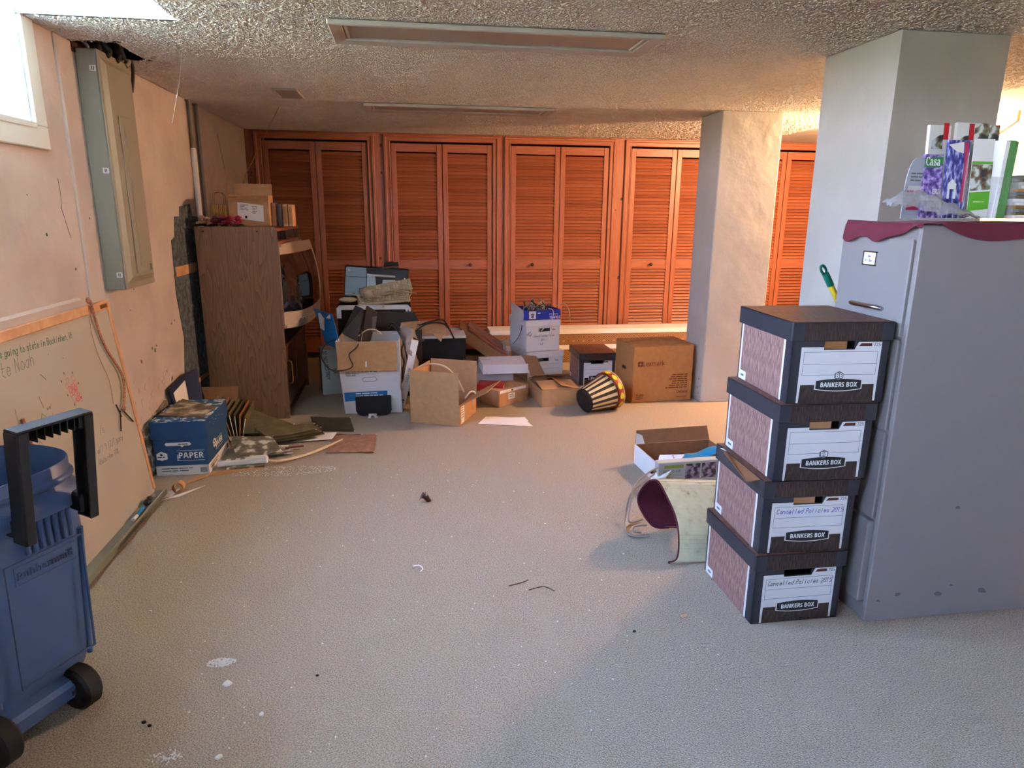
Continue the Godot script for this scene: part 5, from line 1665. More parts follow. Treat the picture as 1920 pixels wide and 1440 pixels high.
# ---------------------------------------------------------------- the heap in front of the closets, left half
func back_pile() -> void:
	# white printer carton: front flap folded down outwards, blue side flap standing
	var t := thing("printer_carton", "open white printer carton with a blue band and tan front flap hanging down", "box", Vector3(-0.265, 0, -4.99), -2.0)
	var w := 0.40
	var d := 0.42
	var h := 0.52
	var k := 0.006
	var st := mk()
	# the sides flare towards the top
	var B := func(x: float, y: float, z: float) -> Vector3: return Vector3(x * (1.0 + 0.10 * y / h) - 0.025 * y / h, y, z)
	var FL: Vector3 = B.call(-w / 2, 0, d / 2)
	var FR: Vector3 = B.call(w / 2, 0, d / 2)
	var FL1: Vector3 = B.call(-w / 2, h, d / 2)
	var FR1: Vector3 = B.call(w / 2, h, d / 2)
	var bk := Vector3(0, 0, -d)
	slab(st, FL, FR, FR1, FL1, k)
	slab(st, FR + bk, FL + bk, FL1 + bk, FR1 + bk, k)
	slab(st, FL + bk, FL, FL1, FL1 + bk, k)
	slab(st, FR, FR + bk, FR1 + bk, FR1, k)
	slab(st, FL, FL + bk, FR + bk, FR, k)
	obj("body", st, M.white_card, t)
	st = mk()
	slab(st, FL1 + Vector3(0.01, 0.002, 0.014), FR1 + Vector3(-0.02, 0.002, 0.014), FR1 + Vector3(-0.022, -0.205, 0.03), FL1 + Vector3(0.012, -0.205, 0.03), -0.004)
	var fl := obj("front_flap", st, M.card_pale, t)
	patch(fl, "sticker", rect(-0.042, 0.345, -0.032, 0.385), M.white_card, at(0, 0, d / 2 + 0.031))
	# side flap: blue outside bent outwards
	st = mk()
	var q4 := [Vector3(-0.225, 0.46, 0.17), Vector3(-0.355, 0.46, -0.06), Vector3(-0.425, 0.72, -0.06), Vector3(-0.265, 0.70, 0.14)]
	sheet(st, 8, 8, func(u: float, v: float) -> Vector3:
		return (q4[1] as Vector3).lerp(q4[0], u).lerp((q4[2] as Vector3).lerp(q4[3], u), v) + Vector3(0, 0, -0.04 * sin(PI * v)), 0.004)
	var sf := obj("side_flap", st, M.bright_blue, t)
	st = mk()
	slab(st, Vector3(-0.385, 0.57, -0.075), Vector3(-0.35, 0.56, -0.03), Vector3(-0.335, 0.70, 0.03), Vector3(-0.385, 0.69, -0.02), 0.002)
	slab(st, Vector3(-0.345, 0.66, 0.0), Vector3(-0.285, 0.665, 0.10), Vector3(-0.283, 0.695, 0.115), Vector3(-0.35, 0.70, 0.01), 0.002)
	obj("torn_paper", st, M.paper, sf)
	var ff := at(0, 0, d / 2)
	patch(t, "blue_band", pv([-0.197, 0.09, 0.10, 0.11, 0.10, 0.165, -0.202, 0.155]), M.bright_blue, ff)
	patch(t, "blue_band", rect(0.06, 0.04, 0.102, 0.112), M.bright_blue, ff)
	small_print(t, ff * at(-0.12, 0.142, 0.001, 0, 0, 2), [0.15, 0.19], 0.010, M.white_print)
	small_print(t, ff * at(-0.185, 0.315, 0), [0.14, 0.22, 0.09, 0.07], 0.008, M.ink_grey)
	st = mk()
	ribbon(st, [Vector2(-0.06, 0.262), Vector2(0.02, 0.266), Vector2(0.032, 0.25), Vector2(0.02, 0.236), Vector2(-0.06, 0.232), Vector2(-0.072, 0.247), Vector2(-0.06, 0.262)], 0.003, ff)
	obj("hand_slot", st, M.ink_grey, t)
	# contents
	st = mk()
	slab(st, Vector3(-0.485, 0.55, -4.98), Vector3(-0.375, 0.50, -4.93), Vector3(-0.335, 0.72, -5.02), Vector3(-0.39, 0.735, -5.08), 0.05)
	var sp := obj("casing", st, M.brown_plastic)
	tag(sp, "dark brown plastic wedge casing tilted in the mouth of the printer carton", "casing")
	st = mk()
	slab(st, Vector3(-0.352, 0.50, -4.93), Vector3(-0.295, 0.50, -4.95), Vector3(-0.245, 0.69, -5.06), Vector3(-0.318, 0.735, -5.06), 0.035)
	tag(obj("desk_phone", st, M.brown_plastic, null, at(0.014, 0, 0.004)), "brown desk phone body standing on end beside the wedge casing", "phone")
	st = mk()
	slab(st, Vector3(-0.285, 0.56, -4.941), Vector3(-0.262, 0.565, -4.95), Vector3(-0.248, 0.665, -5.015), Vector3(-0.282, 0.66, -5.008), 0.004)
	obj("handset_rest", st, mat(rgb(92, 84, 78), 0.4), get_node("desk_phone") as Node3D)
	var dc := thing("dark_carton", "dark brown open carton behind the printer carton, its flap leaning back", "box", Vector3(-0.10, 0.0, -5.31))
	st = mk()
	for q in [[-0.16, 0.075, 0.19, 0.08], [-0.16, -0.08, 0.19, -0.075], [-0.16, -0.075, -0.155, 0.075], [0.185, -0.075, 0.19, 0.075]]:
		span(st, Vector3(q[0], 0, q[1]), Vector3(q[2], 0.52, q[3]))
	obj("body", st, M.brown_plastic, dc)
	st = mk()
	slab(st, Vector3(-0.16, 0.522, -0.078), Vector3(0.19, 0.522, -0.078), Vector3(0.135, 0.64, -0.095), Vector3(-0.15, 0.64, -0.095), 0.005)
	obj("flap", st, mat(rgb(56, 43, 36), 0.8), dc)
	st = mk()
	sheet(st, 16, 14, func(u: float, v: float) -> Vector3:
		var a := u * TAU * 0.55
		return Vector3(-0.045 + 0.055 * cos(a) + 0.012 * sin(v * 19.0 + u * 7.0), lerpf(0.12, 0.60, v) + 0.012 * sin(u * 15.0), -4.99 + 0.09 * sin(a) + 0.014 * sin(v * 13.0)), 0.001)
	tag(obj("crumpled_bag", st, mat(rgb(150, 138, 130), 0.5), null, at(0.035, 0, 0.03)), "crumpled grey plastic bag squeezed beside the printer carton", "bag")
	# tall black carton behind with white edging, keyboards and printer on it
	var bc := thing("black_carton", "tall black carton with white edging under the keyboards", "box", Vector3(-0.275, 0, -5.62))
	st = mk()
	span(st, Vector3(-0.28, 0, -0.2), Vector3(0.285, 0.69, 0.2), 0.004)
	obj("body", st, M.black_matt, bc)
	patch(bc, "white_edging", pv([-0.285, 0.59, -0.25, 0.59, -0.25, 0.655, 0.245, 0.655, 0.245, 0.585, 0.287, 0.585, 0.287, 0.665, 0.262, 0.692, -0.262, 0.692, -0.285, 0.668]), M.white_card, at(0, 0, 0.2), 0.001)
	patch(bc, "print", rect(-0.14, 0.56, 0.13, 0.645), M.print_dark, at(0, 0, 0.2), 0.001)
	patch(bc, "side_print", rect(0.262, 0.60, 0.268, 0.65), M.ink_black, at(0, 0, 0.2), 0.002)
	for q in [[Vector3(-0.20, 0.735, -5.50), 6.0, 5.0, "beige keyboard lying on the tall black carton"], [Vector3(-0.18, 0.80, -5.55), 8.0, 12.0, "beige keyboard lying across the other keyboard, tilted up to the right"]]:
		var kb := thing("keyboard", q[3], "keyboard", q[0], q[1])
		kb.rotation.z = deg_to_rad(q[2])
		kb.rotation.x = deg_to_rad(26)
		st = mk()
		bx(st, Vector3(0.41, 0.022, 0.155), Transform3D.IDENTITY, 0.006)
		obj("base", st, M.keyboard, kb)
		st = mk()
		for r in 5:
			for c2 in 17: bx(st, Vector3(0.0195, 0.010, 0.019), at(-0.186 + c2 * 0.0232, 0.015, -0.05 + r * 0.025), 0.003)
		obj("keys", st, M.keys, kb).set_meta("kind", "stuff")
	for q in [[Vector3(-0.315, 0.775, -5.43), "rounded beige computer mouse in front of the keyboards"], [Vector3(-0.47, 0.735, -5.42), "flat beige computer mouse at the left end of the black carton"]]:
		var ms := thing("computer_mouse", q[1], "mouse", q[0])
		st = mk()
		ball(st, Vector3.ZERO, Vector3(0.042, 0.042, 0.03) if q[0].x > -0.4 else Vector3(0.07, 0.022, 0.04), 14)
		obj("body", st, M.keyboard, ms)
		st = mk()
		tube(st, curve([Vector3(0.02, 0.03, 0.0), Vector3(0.06, 0.05, 0.02), Vector3(0.10, 0.01, 0.03), Vector3(0.18, 0.03, 0.035), Vector3(0.26, 0.01, 0.03), Vector3(0.27, -0.06, 0.03)]), 0.0035, 6)
		obj("cord", st, M.keyboard, ms)
	for k2 in 3:
		st = mk()
		var o := Vector3(-0.30 + 0.13 * k2, 0.79, -5.42)
		tube(st, curve([o + Vector3(-0.07, 0.0, 0), o + Vector3(-0.03, 0.04, 0.01), o + Vector3(0.03, 0.045, 0.02), o + Vector3(0.06, 0.0, 0.03), o + Vector3(0.02, -0.05, 0.02), o + Vector3(-0.03, -0.04, 0.02), o + Vector3(-0.05, 0.01, 0.01), o + Vector3(0.1, 0.03 - 0.02 * k2, 0.02)]), 0.004, 6)
		tag(obj("beige_cable", st, M.keyboard), ["left", "middle", "right"][k2] + " loop of beige cord wound round the keyboards", "cord")
	var pr := thing("printer", "grey blue and black printer tilted up on its end behind the keyboards", "printer", Vector3(-0.27, 0.715, -5.73), 0.0)
	pr.rotation = Vector3(deg_to_rad(-16), 0, deg_to_rad(-4))
	st = mk()
	bx(st, Vector3(0.52, 0.26, 0.14), at(0.0, 0.125, -0.07), 0.012)
	obj("body", st, M.black_plastic, pr)
	st = mk()
	prism(st, pv([-0.25, 0.0, -0.08, 0.0, -0.085, 0.235, -0.24, 0.235, -0.25, 0.225]), 0.02, at(0, 0, 0.014))
	var pf := obj("lid", st, M.printer_face, pr)
	patch(pf, "seam", rect(-0.25, 0.155, -0.084, 0.158), M.ink_black, at(0, 0, 0.014))
	st = mk()
	lathe(st, [Vector2(0.012, 0), Vector2(0.012, 0.0015), Vector2(0, 0.0015)], 16, Transform3D(Basis(Vector3(1, 0, 0), Vector3(0, 0, 1), Vector3(0, -1, 0)), Vector3(-0.225, 0.205, 0.014)))
	obj("round_emblem", st, M.white_print, pf)
	st = mk()
	prism(st, pv([-0.078, 0.07, 0.0, 0.07, -0.015, 0.18, -0.078, 0.19]), 0.02, at(0, 0, 0.012))
	obj("feeder_panel", st, mat(rgb(196, 214, 222), 0.35), pr)
	st = mk()
	prism(st, pv([0.04, 0.05, 0.19, 0.05, 0.15, 0.15, 0.05, 0.145]), 0.02, at(0, 0, 0.012))
	obj("control_panel", st, mat(rgb(190, 208, 216), 0.35), pr)
	st = mk()
	span(st, Vector3(-0.08, 0.17, 0.0), Vector3(0.15, 0.185, 0.02), 0.003)
	obj("paper_guide", st, M.white_card, pr)
	st = mk()
	span(st, Vector3(0.22, -0.01, 0.0), Vector3(0.232, 0.17, 0.016), 0.002)
	span(st, Vector3(0.19, 0.05, 0.0), Vector3(0.225, 0.06, 0.016), 0.002)
	obj("white_trim", st, M.white_card, pr)
	st = mk()
	slab(st, Vector3(-0.085, 0.225, 0.04), Vector3(0.05, 0.245, 0.04), Vector3(0.17, 0.285, -0.06), Vector3(-0.08, 0.255, -0.06), 0.016)
	obj("paper_tray", st, M.black_plastic, pr)
	st = mk()
	prism(st, pv([0.05, 0.268, 0.17, 0.285, 0.165, 0.312, 0.14, 0.306, 0.11, 0.312, 0.055, 0.30]), 0.02, at(0, 0, -0.03))
	obj("tray_end", st, M.black, pr)
	# black cartons, one on the other, with torn kraft flap
	for i in 2:
		var b := thing("black_box", ["flat black box at the bottom right of the printer carton", "black box with a white top edge and torn brown paper on it"][i], "box", Vector3(0.215 if i == 0 else 0.235, [0.0, 0.275][i], -5.40 if i == 0 else -5.46))
		st = mk()
		span(st, Vector3(-0.195, 0, -0.19), Vector3(0.195, [0.27, 0.185][i], 0.19), 0.004)
		obj("body", st, M.black_matt, b)
		if i == 1:
			st = mk()
			span(st, Vector3(-0.197, 0.168, -0.192), Vector3(0.197, 0.189, 0.192), 0.002)
			obj("white_edge", st, M.white_card, b)
			patch(b, "label", rect(0.06, -0.10, 0.16, -0.05), M.paper, face("top", Vector3(0, 0.19, 0)))
	st = mk()
	sheet(st, 12, 6, func(u: float, v: float) -> Vector3: return Vector3(lerpf(-0.07, 0.275, u), 0.485 + 0.08 * v + 0.012 * sin(u * PI), lerpf(-5.235, -5.32, v)) + Vector3(0, -0.012 * u * (1.0 - v), 0), 0.002)
	prism(st, pv([0.17, 0.49, 0.255, 0.485, 0.235, 0.425, 0.205, 0.455]), 0.002, at(0, 0, -5.228))
	tag(obj("kraft_paper", st, M.card), "torn brown kraft paper draped over the black box", "paper")
	# slim white box leaning beside the printer carton
	var sb := thing("slim_white_box", "slim white box leaning upright between the printer carton and the brown open carton", "box", Vector3(-0.085, 0.0, -4.83))
	sb.rotation = Vector3(deg_to_rad(-4), 0, deg_to_rad(-13))
	st = mk()
	span(st, Vector3(-0.024, 0.02, -0.14), Vector3(0.026, 0.52, 0.0), 0.002)
	obj("body", st, M.white_card, sb)
	text(sb, "ANTECSV-", 0.022, M.ink_grey, at(0.002, 0.26, 0.001, 0, 0, -90), "Droid Sans", false, 0.9)
	patch(sb, "small_mark", rect(-0.012, 0.06, 0.012, 0.066), M.ink_grey, Transform3D.IDENTITY)
	patch(sb, "small_mark", rect(-0.012, 0.072, 0.012, 0.082), M.print_brown, Transform3D.IDENTITY)
	# cables
	var loops := [[[Vector3(-0.16, 0.57, -5.0), Vector3(-0.12, 0.62, -4.95), Vector3(-0.05, 0.56, -4.92), Vector3(0.05, 0.50, -4.92), Vector3(0.10, 0.48, -5.0)], "black power cable curving from the printer carton to the slim white box", 0.007], [[Vector3(-0.14, 0.60, -5.02), Vector3(-0.10, 0.585, -4.93), Vector3(-0.05, 0.50, -4.88), Vector3(-0.03, 0.40, -4.87), Vector3(-0.02, 0.33, -4.9)], "black power cable dropping beside the crumpled bag", 0.007], [[Vector3(0.02, 0.45, -5.20), Vector3(0.06, 0.53, -5.2), Vector3(0.15, 0.575, -5.21), Vector3(0.27, 0.56, -5.22), Vector3(0.335, 0.45, -5.23)], "black cable arching over the torn kraft paper", 0.007], [[Vector3(0.0, 0.60, -5.35), Vector3(0.06, 0.55, -5.3), Vector3(0.14, 0.575, -5.26), Vector3(0.25, 0.59, -5.27), Vector3(0.30, 0.52, -5.28)], "second black cable arching behind the kraft paper", 0.006], [[Vector3(-0.34, 0.60, -4.93), Vector3(-0.36, 0.50, -4.76), Vector3(-0.42, 0.44, -4.73), Vector3(-0.40, 0.36, -4.73), Vector3(-0.47, 0.33, -4.73), Vector3(-0.56, 0.33, -4.78), Vector3(-0.62, 0.40, -4.85), Vector3(-0.60, 0.48, -4.9), Vector3(-0.5, 0.53, -4.9)], "thin black cable looping down over the tan flap", 0.0045], [[Vector3(-0.36, 0.545, -4.88), Vector3(-0.30, 0.59, -4.85), Vector3(-0.24, 0.59, -4.85), Vector3(-0.20, 0.555, -4.86)], "cream cable loop over the mouth of the printer carton", 0.0045]]
	for l in loops:
		st = mk()
		tube(st, curve(l[0]), l[2], 7)
		tag(obj("cable", st, M.cable_cream if l[1].begins_with("cream") else M.cable_black), l[1], "cable")
	# white carton with marker writing behind, left
	var wc := thing("white_carton", "white carton with black marker writing, half hidden left of the printer carton", "box", Vector3(-0.66, 0, -5.34), 12.0)
	st = mk()
	span(st, Vector3(-0.03, 0, -0.16), Vector3(0.14, 0.36, 0.0), 0.003)
	obj("body", st, mat(rgb(176, 180, 178), 0.7), wc)
	ink(wc, "DO NOT DESTROY", 0.026, 0.0032, M.ink_black, at(-0.015, 0.345, 0.001, 0, 0, -84), 0.0)
	ink(wc, "MA", 0.03, 0.0035, M.ink_black, at(0.055, 0.20, 0.001, 0, 0, -84), 0.0)
	# black plastic tray cover lying against the carton's foot, with its white clip
	var tr := thing("black_cover", "black rounded plastic cover with a small white clip leaning on the printer carton's foot", "cover", Vector3(-0.275, 0, -4.70))
	st = mk()
	prism(st, pv([-0.115, 0.04, -0.10, 0.015, -0.08, 0.006, 0.09, 0.006, 0.12, 0.016, 0.13, 0.04, 0.13, 0.135, 0.125, 0.145, -0.11, 0.142, -0.118, 0.13]), 0.03, at(0, 0.004, 0.01, 0, -14))
	obj("body", st, M.black_matt, tr)
	st = mk()
	for q in [[-0.028, 0.0, -0.012, 0.03], [0.012, 0.0, 0.028, 0.03], [-0.028, 0.018, 0.028, 0.03], [-0.034, 0.0, -0.02, 0.008], [0.02, 0.0, 0.034, 0.008]]: prism(st, rect(q[0], q[1], q[2], q[3]), 0.014, at(0.0, 0.002, 0.045, 0, -20))
	obj("clip", st, M.white_card, tr)

# ---------------------------------------------------------------- the heap, right half
func back_boxes() -> void:
	# two long patterned panels against the closets
	var diamonds := diamond_cloth()
	for k in 2:
		var t := thing("patterned_panel", ["lower long panel covered in brown diamond cloth on the floor against the closets", "upper long panel covered in brown diamond cloth with a white top edge, against the closets"][k], "panel", Vector3(1.70, [0.0, 0.17][k], -6.42))
		var st := mk()
		var hh: float = [0.125, 0.105][k]
		span(st, Vector3(-1.08 if k else -0.95, 0, -0.14), Vector3(1.15, hh, 0.12), 0.004)
		obj("cloth_face", st, diamonds, t)
		st = mk()
		span(st, Vector3(-0.96 if k else -0.85, hh + 0.001, -0.14), Vector3(1.15, hh + 0.045, 0.125), 0.003)
		obj("white_edge", st, M.white_card, t)
	var fr := thing("frayed_cloth", "frayed brown patterned cloth at the left end of the long panels", "cloth", Vector3(0.5, 0.22, -6.36))
	var st := mk()
	sheet(st, 12, 8, func(u: float, v: float) -> Vector3: return Vector3(lerpf(-0.16, 0.1, u), 0.13 * v * (0.6 + 0.4 * abs(sin(u * 11.0))) + 0.02 * sin(u * 9.0), 0.05 * sin(u * 7.0 + v * 2.0)), 0.004)
	obj("cloth", st, diamonds, fr)
	# white record boxes, one on the other, and the blue tray of cables
	var lo := record_box("white_record_box", "white record box at the bottom of the white pair, printed lines on its end", Vector3(1.098, 0, -5.815), 12.0, 0.325, 0.40, 0.25, {"white": true, "ruled": true, "lid_h": 0.05, "slot_y": 0.085, "slot_x": -0.02})
	var up := record_box("white_record_box", "white record box on top of the white pair, with handwriting under the hand hole", Vector3(1.077, 0.254, -5.827), 12.0, 0.305, 0.40, 0.262, {"white": true, "lid_h": 0.05, "slot_y": 0.095, "slot_x": 0.01})
	lo.set_meta("group", "white record boxes")
	up.set_meta("group", "white record boxes")
	var f := at(0, 0, 0.2)
	ink(up, "Cancelled policies", 0.0165, 0.0019, M.ink_black, f * at(-0.085, 0.122, 0, 0, 0, 1), 0.1)
	ink(up, "2013", 0.016, 0.0019, M.ink_black, f * at(-0.02, 0.088, 0), 0.1)
	ink(up, "3-Z", 0.016, 0.0019, M.ink_black, f * at(-0.03, 0.054, 0), 0.1)
	ink(up, "Dony", 0.018, 0.0022, M.ink_black, f * at(-0.142, 0.135, 0, 0, 0, 48), 0.1)
	ink(up, "Nov", 0.018, 0.0022, M.ink_black, f * at(-0.118, 0.128, 0, 0, 0, 48), 0.1)
	var tr := thing("cable_tray", "blue paper carton lid used as a tray, upside down print, full of cables", "tray", Vector3(1.085, 0.520, -5.80), 10.0)
	st = mk()
	var w := 0.335
	var d := 0.30
	var h := 0.082
	span(st, Vector3(-w / 2, 0, -d / 2), Vector3(w / 2, 0.004, d / 2))
	span(st, Vector3(-w / 2, 0.004, d / 2 - 0.004), Vector3(w / 2, h, d / 2), 0.001)
	span(st, Vector3(-w / 2, 0.004, -d / 2), Vector3(w / 2, h, -d / 2 + 0.004), 0.001)
	span(st, Vector3(w / 2 - 0.004, 0.004, -d / 2), Vector3(w / 2, h, d / 2), 0.001)
	obj("body", st, M.staples_blue, tr)
	st = mk()
	slab(st, Vector3(-w / 2, 0, -d / 2), Vector3(-w / 2, 0, d / 2), Vector3(-w / 2 - 0.006, h, d / 2), Vector3(-w / 2 - 0.02, h + 0.05, -d / 2), 0.004)
	obj("side_flap", st, M.white_card, tr)
	f = at(0, 0, d / 2)
	text(tr, "STAPLES", 0.022, M.white_print, f * at(0.115, 0.019, 0.001, 0, 0, 180), "Droid Sans", true, 0.85)
	text(tr, "Multiuse Paper", 0.010, M.white_print, f * at(0.105, 0.045, 0.001, 0, 0, 180), "Droid Sans", false, 0.9)
	small_print(tr, f * at(-0.12, 0.062, 0), [0.02, 0.02], 0.005, M.white_print)
	var pn := patch(tr, "number_label", rect(-0.118, 0.008, -0.055, 0.074), M.white_card, f)
	text(pn, "8", 0.04, M.ink_black, f * at(-0.087, 0.036, 0.002, 0, 0, 180), "Droid Sans", true, 0.95)
	patch(tr, "logo_mark", rect(-0.04, 0.052, -0.015, 0.060), M.white_print, f)
	var kinds := [[M.cable_grey, "grey", 0.0045], [M.cable_black, "black", 0.0035], [M.cable_cream, "beige", 0.004]]
	for i in 18:
		var kd: Array = kinds[[0, 0, 1, 0, 2, 1][i % 6]]
		var pts := []
		var a0 := rng.randf_range(0, TAU)
		for q in 6:
			var a := a0 + q * rng.randf_range(0.7, 1.5)
			pts.append(Vector3(cos(a) * rng.randf_range(0.03, 0.13), rng.randf_range(0.04, 0.16) if q % 2 else rng.randf_range(0.02, 0.07), sin(a) * rng.randf_range(0.02, 0.11)))
		st = mk()
		tube(st, curve(pts, 7), kd[2], 6)
		tag(obj("tangled_cable", st, kd[0], null, at(1.095, 0.52, -5.80)), "%s cable in the tangle filling the blue tray" % kd[1], "cable", "%s cables in the tangle on the blue tray" % kd[1])
	for q in [[[Vector3(1.16, 0.615, -5.64), Vector3(1.19, 0.61, -5.615), Vector3(1.20, 0.56, -5.612), Vector3(1.17, 0.50, -5.60), Vector3(1.12, 0.46, -5.596), Vector3(1.09, 0.42, -5.594)], "white cable hanging over the front of the blue tray and white box", M.white_card], [[Vector3(1.24, 0.63, -5.70), Vector3(1.31, 0.65, -5.68), Vector3(1.35, 0.58, -5.67), Vector3(1.36, 0.50, -5.67)], "thin beige wire arching off the right end of the blue tray", M.cable_cream], [[Vector3(0.98, 0.63, -5.70), Vector3(0.95, 0.60, -5.66), Vector3(0.945, 0.45, -5.70), Vector3(0.92, 0.36, -5.72), Vector3(0.87, 0.30, -5.72)], "thin grey wire hanging down the left side of the white boxes", M.cable_grey]]:
		st = mk()
		tube(st, curve(q[0]), 0.0035, 6)
		tag(obj("hanging_wire", st, q[2]), q[1], "wire")
	# dark record box
	var db := record_box("record_box", "dark brown record box behind the tipped striped basket", Vector3(1.545, 0, -5.60), -1.0, 0.30, 0.40, 0.268, {})
	db.set_meta("group", "record boxes")
	# tall printer carton
	var lx := thing("tall_carton", "large brown cardboard carton with a printer maker's name, beside the far pillar", "box", Vector3(1.880, 0, -5.01), 5.0)
	w = 0.49
	d = 0.36
	h = 0.435
	st = mk()
	span(st, Vector3(-w / 2, 0, -d / 2), Vector3(w / 2, h, d / 2), 0.004)
	obj("body", st, M.card_gold, lx)
	for s in [1.0, -1.0]:
		st = mk()
		sheet(st, 14, 6, func(u: float, v: float) -> Vector3:
			var z: float = s * lerpf(d / 2, 0.012, v)
			return Vector3(lerpf(-w / 2, w / 2, u) * s, h + 0.004 + 0.016 * v * sin(PI * u), z), 0.003)
		obj("flap", st, M.card_gold, lx)
	f = at(0, 0, d / 2)
	text(lx, "Lexmark", 0.036, M.print_brown, f * at(-0.082, 0.302, 0.001), "Droid Sans", false, 0.95)
	var lg := patch(lx, "square_logo", rect(-0.210, 0.282, -0.170, 0.322), M.print_brown, f)
	patch(lg, "logo_star", pv([-0.205, 0.302, -0.193, 0.307, -0.190, 0.319, -0.187, 0.307, -0.175, 0.302, -0.187, 0.297, -0.190, 0.285, -0.193, 0.297]), M.card_gold, f, 0.0013)
	small_print(lx, f * at(0.205, 0.205, 0), [0.13, 0.14, 0.15, 0.125, 0.13, 0.15, 0.18], 0.010, M.print_brown, true)
	text(lx, "Unison", 0.022, M.print_brown, f * at(0.165, 0.072, 0.001), "Droid Sans", true, 0.95)
	small_print(lx, f * at(0.205, 0.03, 0), [0.085], 0.006, M.print_brown, true)
	small_print(lx, f * at(-0.215, 0.058, 0), [0.06, 0.055, 0.055], 0.009, M.print_brown)
	patch(lx, "hand_hole", pv([-0.03, 0.232, 0.03, 0.232, 0.042, 0.245, 0.03, 0.258, -0.03, 0.258, -0.042, 0.245]), M.black, face("left", Vector3(-w / 2, 0, 0)))
	# tipped wastebasket
	var b := thing("striped_basket", "striped black and cream wastebasket with a red rim of lime leaves, tipped on its side", "wastebasket", Vector3(1.22, 0.092, -4.60))
	var ax := Vector3(0.245, 0.052, -0.115).normalized()
	var sd := ax.cross(Vector3.UP).normalized()
	b.basis = Basis(sd, ax, sd.cross(ax))
	var L := 0.265
	var rb := 0.088
	var rt := 0.136
	st = mk()
	lathe(st, [Vector2(0, 0.010), Vector2(0.05, 0.010), Vector2(rb - 0.016, 0.006), Vector2(rb - 0.006, 0.0), Vector2(rb, 0.004), Vector2(rb + 0.001, 0.012)], 40)
	obj("base", st, M.black_plastic, b)
	st = mk()
	lathe(st, [Vector2(rt - 0.006, L), Vector2(rb - 0.006, 0.02), Vector2(0, 0.016)], 40)
	obj("inner_wall", st, M.basket_cream, b)
	for k in 32:
		st = mk()
		st.set_smooth_group(0)
		var off := 0.0015 if k % 2 == 0 else 0.0
		for q in 3:
			var a := TAU * (k + q / 3.0) / 32.0
			var a2 := TAU * (k + (q + 1) / 3.0) / 32.0
			var P := func(r: float, y: float, an: float) -> Vector3: return Vector3(r * cos(an), y, -r * sin(an))
			quad(st, P.call(rb + off, 0.010, a), P.call(rb + off, 0.010, a2), P.call(rt - 0.006 + off, L - 0.035, a2), P.call(rt - 0.006 + off, L - 0.035, a))
		obj("stripe", st, M.basket_dark if k % 2 == 0 else M.basket_cream, b)
	st = mk()
	lathe(st, [Vector2(rt - 0.008, L - 0.052), Vector2(rt, L - 0.050), Vector2(rt + 0.004, L - 0.046), Vector2(rt + 0.008, L), Vector2(rt + 0.006, L + 0.004), Vector2(rt - 0.002, L + 0.002), Vector2(rt - 0.006, L - 0.01)], 48)
	obj("rim", st, M.basket_red, b)
	for y in [L - 0.050, L + 0.001]:
		var ring := []
		for k in 49: ring.append(Vector3(cos(TAU * k / 48.0), 0, -sin(TAU * k / 48.0)) * (rt + (0.003 if y < L else 0.007)) + Vector3(0, y, 0))
		st = mk()
		tube(st, ring, 0.0035, 6)
		obj("rim_line", st, M.black_plastic if y < L else M.basket_cream, b)
	for k in 12:
		st = mk()
		var a := TAU * (k + 0.2) / 12.0
		var n := Vector3(cos(a), 0, -sin(a))
		var tng := Vector3(-sin(a), 0, -cos(a))
		var pts := PackedVector2Array()
		for q in 14:
			var g := TAU * q / 14.0
			pts.append(Vector2(cos(g) * 0.026 * (1.0 - 0.25 * cos(g)), sin(g) * 0.016))
		prism(st, pts, 0.002, Transform3D(Basis(tng, Vector3.UP, tng.cross(Vector3.UP)), n * (rt + 0.0078) + Vector3(0, L - 0.024, 0)))
		obj("lime_leaf", st, M.basket_lime, b)
	# open kraft carton in front
	var oc := thing("open_carton", "open brown cardboard carton with upright flaps in front of the slim white box", "box", Vector3(0.222, 0, -4.625), -22.8)
	carton(oc, 0.354, 0.37, 0.145, M.card, M.card, [91.0, 95.0, 88.0, 150.0], 0.62)
	patch(oc, "shipping_label", rect(-0.09, 0.01, -0.155, 0.13), M.white_card, face("right", Vector3(0.177, 0, 0)))
	small_print(oc, face("right", Vector3(0.177, 0.115, 0.148)), [0.045, 0.03, 0.05, 0.045, 0.05], 0.010, M.ink_grey)
	st = mk()
	slab(st, Vector3(0.07, 0.03, -4.60), Vector3(0.30, 0.03, -4.50), Vector3(0.42, 0.06, -4.68), Vector3(0.18, 0.06, -4.78), 0.02)
	tag(obj("packing_sheet", st, M.cable_grey), "grey packing sheet lying inside the open brown carton", "packing")
	st = mk()
	tube(st, curve([Vector3(-0.07, 0.19, -4.72), Vector3(-0.06, 0.24, -4.66), Vector3(0.02, 0.33, -4.66), Vector3(0.12, 0.375, -4.66), Vector3(0.23, 0.36, -4.64), Vector3(0.31, 0.28, -4.63), Vector3(0.36, 0.18, -4.62)]), 0.0065, 8)
	tag(obj("cable", st, M.cable_cream), "thick cream cable arching over the open brown carton", "cable")
	st = mk()
	tube(st, curve([Vector3(0.36, 0.16, -4.52), Vector3(0.40, 0.20, -4.54), Vector3(0.44, 0.17, -4.60), Vector3(0.42, 0.10, -4.62)]), 0.0055, 8)
	tag(obj("cable", st, M.white_card), "white cable loop inside the right end of the open brown carton", "cable")
	# white lid and what it lies on
	var gw := thing("grey_white_carton", "plain white carton under the flat white lid", "box", Vector3(0.63, 0, -5.30), 4.0)
	st = mk()
	span(st, Vector3(-0.15, 0, -0.15), Vector3(0.15, 0.188, 0.16), 0.003)
	obj("body", st, mat(rgb(178, 170, 170), 0.7), gw)
	var wl := thing("white_tray", "flat white box top lying upside down left of the white record boxes", "box", Vector3(0.722, 0.188, -5.26), 0.5)
	st = mk()
